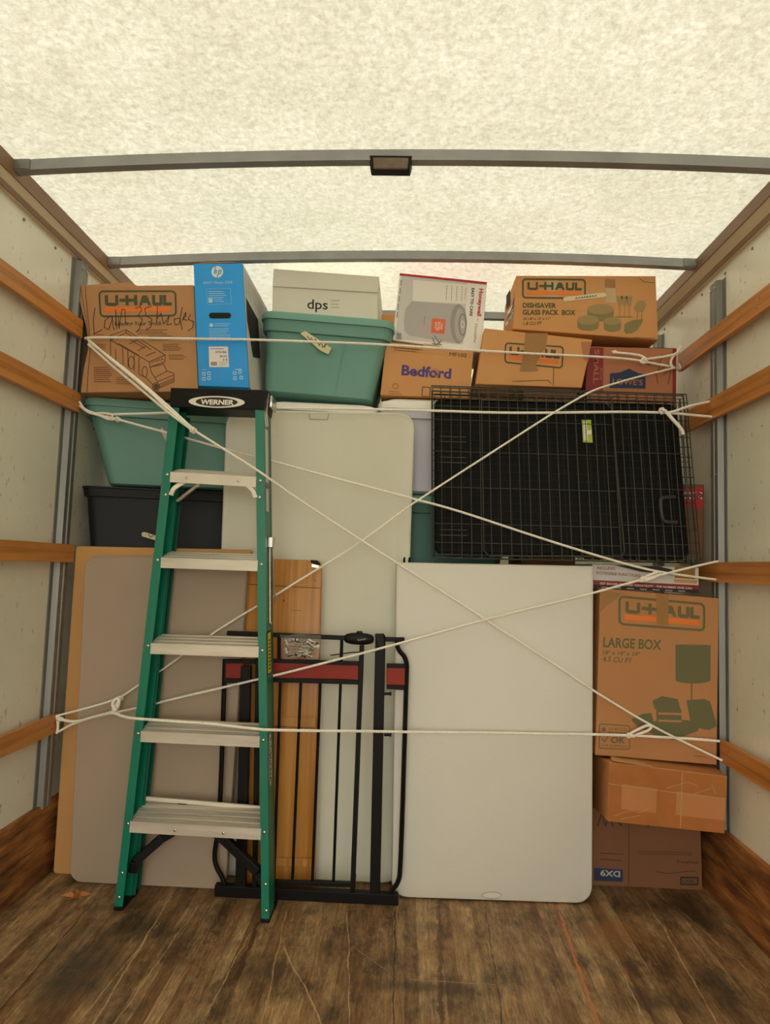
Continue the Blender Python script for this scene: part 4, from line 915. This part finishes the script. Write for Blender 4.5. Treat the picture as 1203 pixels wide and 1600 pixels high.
for a, b_ in (((438,1066),(428,1380)),((470,1066),(457,1373)),((500.5,1068),(488,1376)),((532,1069),(521,1378))): gtube('bar', [a, b_], .0052)
gbar('bottom_rail', (430,1378), (552,1382), .013, .016)
gtube('stile_short', [(534,1000),(533,1034)], .006); gtube('stile_short', [(436,994),(436,1032)], .006)
gtube('hinge_pin', [(553,1365),(551,1396)], .008)
# latch handle
bm = B(); c = G(561,998,-.004); ringsH = []
for i in range(13):
    a = math.pi*i/12; x = -math.cos(a)*.054; s_ = math.sin(a)**.55
    ringsH.append([c+Vector((x, .016*s_*math.cos(2*math.pi*k/12)*1.0-.002, (.021*s_+.0005)*math.sin(2*math.pi*k/12))) for k in range(12)])
loft(bm, ringsH); h_ = build('latch_handle', bm, M_BLACKP, t, smooth=True, label='black oval plastic latch handle')
dh = Decal(c+Vector((0,-.0195,0)), (0,-1,0)); dh.text('Summer', (559,1001.5), (572,999.5), 3.2, M_LGREYI, .0, 'handle_lettering'); dh.done(h_)
bm = B(); box(bm, c.x-.01, c.x+.012, c.y-.008, c.y+.008, c.z+.018, c.z+.027, .003); build('latch_button', bm, M_BLACKP, t)
bm = B(); f = [G(585,991,-.02), G(600,991,-.02), G(602,1012,-.02), G(590,1012,-.02)]; hexa(bm, f+[v+Vector((0,.036,0)) for v in f], .004); build('latch_catch', bm, M_BLACKP, t)
bm = B(); tube(bm, [G(516,1024,-.02), G(548,1019.5,-.02), G(584,1018,-.02)], .0022, 6); build('cable_tie', bm, M_BLACKM, t)
for z_ in (1084, 1148):
    bm = B(); beam(bm, G(600,z_,0), G(609,z_,0), .012, .008, side=Vector((0,1,0))); disc(bm, G(609,z_,0), (1,0,0), .007, .006); build('bolt', bm, M_BLACKM, t)
# bag of hardware tied to the gate
t = thing('hardware_bag', 'clear plastic bag of metal fittings tied to the top of the gate', 'bag', tuple(G(468,1030)))
g = bpy.data.materials.new('clear_poly_bag'); g.use_nodes = True; pb = g.node_tree.nodes['Principled BSDF']
pb.inputs['Base Color'].default_value = (.9,.93,.9,1); pb.inputs['Roughness'].default_value = .12; pb.inputs['Alpha'].default_value = .13
nn = g.node_tree.nodes.new('ShaderNodeTexNoise'); nn.inputs['Scale'].default_value = 45; nb = g.node_tree.nodes.new('ShaderNodeBump'); nb.inputs['Strength'].default_value = .9; nb.inputs['Distance'].default_value = .01
g.node_tree.links.new(nn.outputs['Fac'], nb.inputs['Height']); g.node_tree.links.new(nb.outputs[0], pb.inputs['Normal'])
bm = B(); K = 12; grid = []
for s_ in (0, 1):
    gr = []
    for i in range(K+1):
        row = []
        for j in range(K+1):
            u, v = i/K, j/K; b_ = math.sin(math.pi*u)**.5*math.sin(math.pi*min(1, v*.55+.45))**.7 if 0 < u < 1 and v < 1 else 0
            px_ = 437+u*64+math.sin(v*4)*1.5+(v*4 if u < .5 else -v*3); py_ = 991+v*38+2*math.sin(u*9)
            d_ = (-.034-.016*b_*(1+.3*math.sin(u*13+v*7))) if s_ == 0 else (-.030+.004*b_)
            row.append(bm.verts.new(G(px_, py_, d_)))
        gr.append(row)
    grid.append(gr)
for gr in grid:
    for i in range(K):
        for j in range(K): bm.faces.new((gr[i][j], gr[i+1][j], gr[i+1][j+1], gr[i][j+1]))
build('bag_film', bm, g, t, smooth=True)
for k in range(46):
    x, y = random.uniform(445, 494), random.uniform(998, 1025); a = random.uniform(-.9, .9)+(.6 if k % 2 else 0); L = random.uniform(6, 15)
    p0, p1 = G(x-L*math.cos(a)/2, y-L*math.sin(a)/2*.6, -.038+random.uniform(-.004,.004)), G(x+L*math.cos(a)/2, y+L*math.sin(a)/2*.6, -.036)
    bm = B(); tube(bm, [p0, p1], random.choice([.0022,.003,.0035]), 7); tube(bm, [p1, p1+(p1-p0).normalized()*.004], .0055, 6); build('metal_fitting', bm, (M_STEELB, M_WHITEI, M_MGREYI, M_STEELB, M_BLACKM)[k % 5], t, smooth=True)

# ------------------------------------------------------------------ stepladder
t = thing('stepladder', 'green fiberglass stepladder with aluminium steps and black top, folded upright', 'ladder', (-.69, 2.33, 0))
def LY(py, side=0):                       # front plane of the ladder
    k = (1440-py)/830.0; return (2.300 if side == 0 else 2.272)+.022*k
Lf = lambda py: (265.0+(178.5-265.0)*(py-639)/(1418-639)) ; Lfr = lambda py: (279.5+(191.0-279.5)*(py-639)/(1418-639))
Rf = lambda py: (398.7+(408.5-398.7)*(py-642)/(1439-642)); Rfr = lambda py: (412.4+(420.5-412.4)*(py-642)/(1439-642))
def LP(px_, py_, side, dy=0): return P(px_, py_, LY(py_, side)+dy)
T_ = .004
def rail(side, ptop, pbot, m, name='front_rail'):
    """C-channel: front flange (full width), web on the outer edge, rear flange"""
    f = (Lf, Lfr) if side == 0 else (Rf, Rfr)
    rings = []
    for py_ in (ptop, (ptop+pbot)/2, pbot):
        a = LP(f[0](py_), py_, side); b_ = LP(f[1](py_), py_, side)
        w = b_.x-a.x; z = a.z if py_ != pbot else .012
        # outer edge: left for left rail, right for right rail
        if side == 0: xo, s_ = a.x, 1
        else: xo, s_ = b_.x, -1
        y0 = a.y; D0 = .078
        prof = [(0,0),(w,0),(w,T_),(T_,T_),(T_,D0-T_),(w,D0-T_),(w,D0),(0,D0)]
        rings.append([Vector((xo+s_*u, y0+v, z)) for u, v in prof])
    bm = B(); loft(bm, rings); return build(name, bm, m, t)
rail(0, 636, 1416, M_GREEN); rail(1, 640, 1437, M_GREEN)
# rear rails, nested behind
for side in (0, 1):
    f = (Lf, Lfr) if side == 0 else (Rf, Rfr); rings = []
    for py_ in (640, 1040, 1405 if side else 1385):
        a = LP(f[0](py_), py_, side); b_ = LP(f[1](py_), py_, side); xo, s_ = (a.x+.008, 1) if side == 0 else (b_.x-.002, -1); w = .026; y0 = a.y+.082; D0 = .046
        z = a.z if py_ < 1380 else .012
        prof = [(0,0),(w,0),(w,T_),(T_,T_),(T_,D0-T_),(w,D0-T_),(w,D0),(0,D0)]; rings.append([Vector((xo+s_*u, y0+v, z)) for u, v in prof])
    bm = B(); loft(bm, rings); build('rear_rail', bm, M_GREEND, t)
# feet
for side in (0, 1):
    f = (Lf, Lfr) if side == 0 else (Rf, Rfr); py_ = 1416 if side == 0 else 1437
    a = LP(f[0](py_), py_, side); b_ = LP(f[1](py_), py_, side)
    bm = B(); box(bm, a.x-.002, b_.x+.002, a.y-.002, a.y+.080, 0, .014, .003); build('foot', bm, M_BLACKP, t)
    bm = B(); box(bm, a.x+.004, b_.x+.004, a.y+.084, a.y+.130, 0, .014, .003); build('foot', bm, M_BLACKP, t)
# top cap
tc_ = [LP(266,605.5,0,-.004), LP(418,609,1,-.004), LP(412.5,641,1,-.004), LP(265.5,636,0,-.004)]
bm = B(); bk = [v+Vector((0,.135,0)) for v in tc_]; hexa(bm, tc_+bk, .004); cap = build('top_cap', bm, M_BLACKP, t)
n = (tc_[1]-tc_[0]).cross(tc_[3]-tc_[0]); D = Decal(tc_[0], n, .0008)
el = lambda cx, cy, rx, ry, n_=28: [(cx+rx*math.cos(2*math.pi*k/n_), cy+ry*math.sin(2*math.pi*k/n_)+(rx*math.cos(2*math.pi*k/n_))*.02) for k in range(n_)]
D.poly(el(338.5,628,44,9.2), M_WHITEI, 'maker_badge'); D.poly(el(338.5,628,33,7.2), M_BLACKI, 'maker_badge', .0006); D.text('WERNER', (313,631.5), (365,632.5), 7.4, M_WHITEI, .04, 'maker_badge', .0012, up=(.12,-1))
D.poly([(288,613.5),(317,615),(317,618.5),(290,617)], M_DARKI, 'slot', .0003); D.poly([(360,616),(391,616.5),(389,620),(362,619.5)], M_DARKI, 'slot', .0003); D.done(cap)
bm = B(); a = tc_[1]; box(bm, a.x, a.x+.012, a.y+.03, a.y+.11, a.z-.055, a.z-.012, .003); tube(bm, [LP(419.5,615,1,.02), LP(416.5,645,1,.02), LP(418.5,666,1,.02)], .003, 6); tube(bm, [LP(414.5,615,1,.012), LP(413.5,645,1,.012), LP(416,667,1,.012)], .003, 6)
build('spreader_hook', bm, M_STEELB, t, smooth=True)
# steps
SP = [(737.5,753,745,758.5,266.5,400.5), (871,886,876,890,252,403), (1005,1022,1010.5,1027,236,404.5), (1142,1159,1150.5,1169,220.5,406), (1283,1301,1294.5,1314,203.5,408)]
for i, (yl0, yl1, yr0, yr1, xl_, xr_) in enumerate(SP):
    a0, b0 = LP(xl_, yl0, 0, .0), LP(xr_, yr0, 1, .0); h = .036
    dep = .088 if i < 4 else .118
    y0 = .004
    prof = [(0,0),(0,-h),(.003,-h),(.003,-.004)]
    top = [(dep,-.004),(dep,0)]; g_ = []
    nr = 3 if i < 4 else 4
    for k in range(nr, 0, -1):
        y_ = dep*k/(nr+.3); g_ += [(y_, 0), (y_, -.006), (y_-.008, -.006), (y_-.008, 0)]
    prof = [(0,0),(0,-h),(.003,-h),(.003,-.006),(dep,-.006),(dep,0)]+g_
    bm = B(); rings = []
    for e in (a0, b0): rings.append([Vector((e.x, e.y-.002+u-.1*v*0, e.z+v+.27*u)) for u, v in prof])
    loft(bm, rings); st = build('step', bm, M_ALU if i else M_ALUW, t)
    # rivets on the rails
    bm = B()
    for side, px_, py_ in ((0, (Lf(yl0)+Lfr(yl0))/2, yl0+2), (1, (Rf(yr0)+Rfr(yr0))/2, yr0+4)): disc(bm, LP(px_, py_+2, side, -.0005), (0,-1,0), .0055, .004, 12)
    if i == 4:
        for f_ in (.35, .72): disc(bm, a0.lerp(b0, f_)+Vector((0,-.003,-.02)), (0,-1,0), .0045, .003, 10)
    if i == 0:
        for f_ in (.2, .8): disc(bm, a0.lerp(b0, f_)+Vector((0,-.003,-.018)), (0,-1,0), .0045, .003, 10)
    build('rivet', bm, M_STEELB, st, smooth=True)
bm = B()
for side, px_, py_ in ((0,258.5,773),(0,191,1364),(0,186,1402),(1,405.5,777),(1,415,1382),(1,416,1423)): disc(bm, LP(px_, py_, side, -.0005), (0,-1,0), .0055, .004, 12)
build('rivet', bm, M_STEELB, t, smooth=True)
D = Decal(LP(330,748,0,-.003), (0,-1,0)); D.poly([(300,742),(354,744),(354,755),(300,753)], M_WHITE, 'blank_label'); D.done(t)
# braces under the first step
for pts_ in ([(267,774,0,.005),(272,762,0,.008),(288,754,0,.01)], [(400,778,1,.005),(396,766,1,.008),(385,757,1,.01)]):
    bm = B(); pp = [LP(*p) for p in pts_]; pp = smoothpts(pp, 2)
    for a, b_ in zip(pp, pp[1:]): beam(bm, a, b_+(b_-a)*.1, .012, .014, side=Vector((0,1,0)))
    build('brace', bm, M_ALU, t)
bm = B(); beam(bm, LP(277,783,0,.07), LP(309,758,0,.04), .014, .010, .002, side=Vector((0,1,0))); disc(bm, LP(309,758,0,.03), (0,-1,0), .007, .005); build('spreader_bar', bm, M_ALU, t)
# rear horizontals and black lower braces
bm = B(); a, b_ = P(226,1247,2.40), P(407,1262,2.385); beam(bm, a, b_, .010, .013, .001, side=Vector((0,1,0))); build('rear_cross_bar', bm, M_ALUW, t)
def brace(pts_, w, d):
    bm = B(); pp = [P(*p) for p in pts_]
    for a, b_ in zip(pp, pp[1:]): beam(bm, a, b_, w, d, .003, side=Vector((0,1,0)))
    build('lower_brace', bm, M_BLACKP, t, label='black plastic lower brace')
brace([(209,1362,2.36),(212,1345,2.36),(255,1308,2.37),(272,1298,2.37)], .03, .03)
brace([(420,1392,2.34),(404,1362,2.34),(352,1312,2.37),(338,1300,2.37)], .03, .03)
for a, b_ in (((276,1268),(290,1252)), ((358,1272),(370,1258))):
    bm = B(); hexa(bm, [P(a[0]+3,b_[1],2.395),P(b_[0]+2,b_[1],2.395),P(b_[0]+2,a[1],2.395),P(a[0],a[1],2.395),P(a[0]+3,b_[1],2.41),P(b_[0]+2,b_[1],2.41),P(b_[0]+2,a[1],2.41),P(a[0],a[1],2.41)], .002); build('brace_clip', bm, M_BLACKP, t)
# right outer web: spreader, labels
xw_ = lambda py_: P(Rfr(py_), py_, LY(py_,1)).x
def webquad(name, y0_, y1_, d0, d1, m, off=.001):
    ps = []
    for py_, d_ in ((y0_, d0), (y0_, d1), (y1_, d1), (y1_, d0)):
        a = P(Rfr(py_), py_, LY(py_,1)); ps.append(Vector((a.x+off, a.y+d_, a.z)))
    bm = B(); bm.faces.new([bm.verts.new(v) for v in ps]); return build(name, bm, m, t)
webquad('warning_label', 668, 752, .010, .060, M_GREYC); webquad('warning_label', 762, 798, .015, .062, M_GREYC); webquad('warning_label', 757, 762, .02, .055, M_RED)
webquad('warning_label', 987, 1057, .008, .070, M_BLACKI); webquad('warning_label', 990, 1054, .012, .066, M_YEL, .002)
for k in range(9): webquad('label_print', 1001+k*5.6, 1003.4+k*5.6, .022, .055, M_BLACKI, .003)
# vertical maker name on the web
def web_map(u, v, off):   # u along depth 0-1, v along height (px)
    a = P(Rfr(v), v, LY(v,1)); return Vector((a.x+off, a.y+u, a.z))
bm = B(); ell = [(.040+.024*math.cos(2*math.pi*k/26), 1192+42*math.sin(2*math.pi*k/26)) for k in range(26)]; bm.faces.new([bm.verts.new(web_map(u, v, .0012)) for u, v in ell]); build('maker_badge', bm, M_WHITEI, t)
bm = B(); ell = [(.040+.016*math.cos(2*math.pi*k/26), 1192+36*math.sin(2*math.pi*k/26)) for k in range(26)]; bm.faces.new([bm.verts.new(web_map(u, v, .0018)) for u, v in ell]); build('maker_badge', bm, M_BLACKI, t)
vs, fs = text_mesh('WERNER', .03); x0 = min(v[0] for v in vs); x1 = max(v[0] for v in vs)
bm = B(); V = [bm.verts.new(web_map(.030+.024*v[1]/.71, 1222-(v[0]-x0)/(x1-x0)*62, .0026)) for v in vs]
for f_ in fs:
    try: bm.faces.new([V[i] for i in f_])
    except ValueError: pass
build('maker_badge', bm, M_WHITEI, t)
bm = B(); beam(bm, web_map(.05, 850, .006), web_map(.04, 975, .006), .012, .004, .001, side=Vector((0,1,0))); beam(bm, web_map(.075, 850, .010), web_map(.105, 945, .010), .012, .004, .001, side=Vector((0,1,0)))
box(bm, web_map(0,845,0).x, web_map(0,845,0).x+.018, web_map(.04,845,0).y, web_map(.085,845,0).y, web_map(0,855,0).z, web_map(0,838,0).z, .002); disc(bm, web_map(.04,975,.006), (1,0,0), .008, .006)
build('spreader_bar', bm, M_STEELB, t)

# ------------------------------------------------------------------ ropes
def rope(label, strands, knots=(), r=.0048, group='white ropes tied across the load'):
    s0 = strands[0]; p = P(*s0[0][:3]); bm = B(); n = 0
    for s_ in strands:
        rr = s_[-1] if not isinstance(s_[-1], tuple) else r; q = [P(*v) for v in s_ if isinstance(v, tuple)]
        q = smoothpts(q, 2); q2 = []
        for a, b_ in zip(q, q[1:]):
            k = max(1, int((b_-a).length/.05)); q2 += [a.lerp(b_, i/k) for i in range(k)]
        q2.append(q[-1])
        q2 = [v+Vector((0, 0, .0004*math.sin(i*.9)*(0 if i in (0, len(q2)-1) else 1))) for i, v in enumerate(q2)]
        tube(bm, q2, rr, 8)
    for (x, y, Y_, R_) in knots:
        c = P(x, y, Y_)
        for ph in (0, 1.1, 2.2):
            ax = Matrix.Rotation(ph, 3, 'Y') @ Matrix.Rotation(.5+ph*.3, 3, 'Z')
            tube(bm, [c+ax @ Vector((R_*math.cos(k*math.pi/6)*1.25, R_*.45*math.sin(k*math.pi/3), R_*.75*math.sin(k*math.pi/6))) for k in range(12)], r*.85, 7, closed=True)
    o = build('rope', bm, M_ROPE, origin=p, smooth=True); tag(o, label, 'rope', group); return o
rope('upper white rope across the top boxes, from crushed box edge to highest right rail',
    [[(133,529,2.44),(139,527,2.43),(200,528,2.435),(400,530.5,2.44),(600,538,2.585),(742,548,2.60),(925,557,2.61),(991,561.5,2.65),(1010,566,2.665),(1048,572.5,2.668),(1057,573.5,2.72),(1060,574,2.83)],
     [(1064,541,2.66),(1058,552,2.66),(1048,556,2.66),(1010,561,2.66),(998,564,2.655),(1006,568,2.655),(1012,563,2.655),(1003,556,2.655),(988,553,2.66),(960,551,2.655),(956,549,2.655)],
     [(1057,552,2.662),(1051,557,2.664),(1047,567,2.666),(1051,574,2.668),(1058,577,2.72),(1064,577,2.80),(1060,568,2.80)],
     [(958,552,2.655),(962,548,2.655)]],
    [(1006,564,2.66,.010)])
rope('slanting white rope over the dog crate, from highest right rail down behind the ladder',
    [[(1060,574,2.80),(1055,575,2.68),(1048,576.5,2.665),(1020,583,2.65),(975,595,2.60),(930,608,2.50),(895,627,2.475),(865,645,2.466),(760,712,2.462),(648,785,2.455),(640,790,2.455,),(567,845,2.45),(500,887,2.445),(427,932,2.438),(400,948,2.437),(330,990,2.436),(255,1046,2.436),(217,1070,2.437),(190,1089,2.44),(150,1103,2.44),(86,1119,2.46), .0038],
     [(190,1089,2.438),(183,1098,2.434),(175,1110,2.434),(178,1114,2.434),(185,1106,2.434),(187,1094,2.434)]],
    [(188,1091,2.438,.007)])
rope('doubled white rope from crushed box edge, crossing over ladder down to lowest right rail',
    [[(137,530,2.44),(175,563,2.40),(232,610,2.33),(268,645,2.285),(302,671,2.262)],
     [(138,538,2.44),(178,574,2.40),(236,622,2.33),(270,650,2.283),(302,673,2.262)],
     [(139,534,2.438),(200,580,2.38),(260,632,2.30),(300,669,2.26)],
     [(302,672,2.262),(360,708,2.262),(410,740,2.262),(470,783,2.34),(565,845,2.445),(700,930,2.447),(880,1047,2.462),(930,1081,2.475),(1018,1135,2.478),(1128,1188,2.46), .004]],
    [(302,672,2.26,.008)])
rope('level white rope second from top, knotted over dog crate with a loose hanging end',
    [[(167,648,2.475),(260,645,2.46),(300,643.5,2.455),(400,641,2.455),(430,637,2.455),(600,640,2.46),(680,641.5,2.47),(760,645,2.478),(865,645,2.48),(1030,643,2.485),(1118,652,2.53)],
     [(1033,644,2.48),(1048,645,2.48),(1078,634,2.50),(1118,625.5,2.56)],
     [(1038,641,2.478),(1052,656,2.472),(1066,672,2.472),(1067,679,2.472), .0065]],
    [(1034,642,2.48,.009)])
rope('white rope from second left rail, slanting behind the ladder to the level right rail',
    [[(124,628,2.46),(132,640,2.455),(150,647,2.455),(166,651,2.46),(183,655,2.46),(260,676,2.447),(300,687,2.44),(345,700,2.44),(400,714,2.44),(430,722,2.44),(530,749,2.45),(640,778,2.455),(700,793,2.46),(830,836,2.468),(960,877,2.47),(1026,893,2.475),(1060,898,2.48),(1122,906,2.50), .0042],
     [(124,634,2.46),(138,645,2.455),(158,650,2.455),(170,656,2.455),(184,655,2.46), .004],
     [(150,646,2.455),(168,645,2.452),(178,650,2.452),(170,655,2.452), .004]],
    [(184,655,2.457,.007)])
rope('white rope from level right rail slanting down left across the gate and behind the ladder',
    [[(1122,877,2.49),(1080,886,2.475),(1047,895,2.47),(1000,906,2.465),(916,930,2.462),(780,962,2.452),(640,1001,2.418),(500,1038,2.408),(430,1055,2.404),(405,1061,2.405),(300,1085,2.418),(248,1098,2.436),(213,1107,2.438),(175,1114,2.438),(117,1129,2.44),(88,1145,2.455), .0042],
     [(1030,893,2.468),(1012,899,2.464),(996,909,2.462),(1015,906,2.462),(1032,897,2.466)],
     [(175,1112,2.434),(145,1121,2.436),(117,1128,2.438),(98,1124,2.445), .0038]],
    [(1004,905,2.464,.007)])
rope('lowest level white rope between the lowest rails, over the ladder and short white table',
    [[(92,1124,2.45),(117,1129,2.44),(150,1119,2.40),(175,1113,2.34),(190,1119,2.30),(208,1123,2.27),(260,1126,2.262),(330,1131,2.262),(410,1140,2.255),(430,1141,2.27),(520,1142,2.36),(620,1143.5,2.41),(800,1145.5,2.455),(980,1148.5,2.478),(1060,1153,2.478),(1124,1158,2.46)],
     [(980,1149,2.476),(995,1140,2.474),(1012,1133,2.472),(1019,1135,2.472),(1014,1141,2.472),(1000,1146,2.474),(988,1151,2.476)],
     [(180,1110,2.335),(174,1100,2.335),(182,1090,2.335),(187,1094,2.335),(183,1106,2.335)]],
    [(983,1149,2.476,.008)])
rope('short white rope wrapped round the end of the lowest left rail',
    [[(87,1118,2.462),(90,1124,2.455),(91,1134,2.452),(89,1146,2.455)], [(86,1119,2.46),(98,1123,2.45)], [(88,1119,2.46),(92,1127,2.45),(98,1122,2.448)]], [(93,1124,2.452,.006)])

# ------------------------------------------------------------------ dry leaf on the floor
def fl(px_, py_, z=0.0):
    d = ray(px_, py_); t_ = (z-CAMZ)/d[2]; return Vector((d[0]*t_, d[1]*t_, z))
c = fl(120, 1404, .006)
bm = B(); pts = []
for k in range(20):
    a = 2*math.pi*k/20; r_ = (.042 if k % 4 == 0 else .014 if k % 2 else .024)
    pts.append(bm.verts.new(c+Vector((r_*math.cos(a)*1.35, r_*math.sin(a)*.9, .001+.022*abs(math.sin(a*2+1))))))
cv = bm.verts.new(c+Vector((0,0,.003)))
for k in range(20): bm.faces.new((pts[k], pts[(k+1) % 20], cv))
tube(bm, [c+Vector((.0,0,.004)), c+Vector((-.03,-.01,.001))], .001, 5)
o = build('dry_leaf', bm, M_LEAF, origin=c); sm_ = o.modifiers.new('thickness', 'SOLIDIFY'); sm_.thickness = .0008
tag(o, 'small curled brown dry leaf on the floor in front of taupe table', 'leaf')
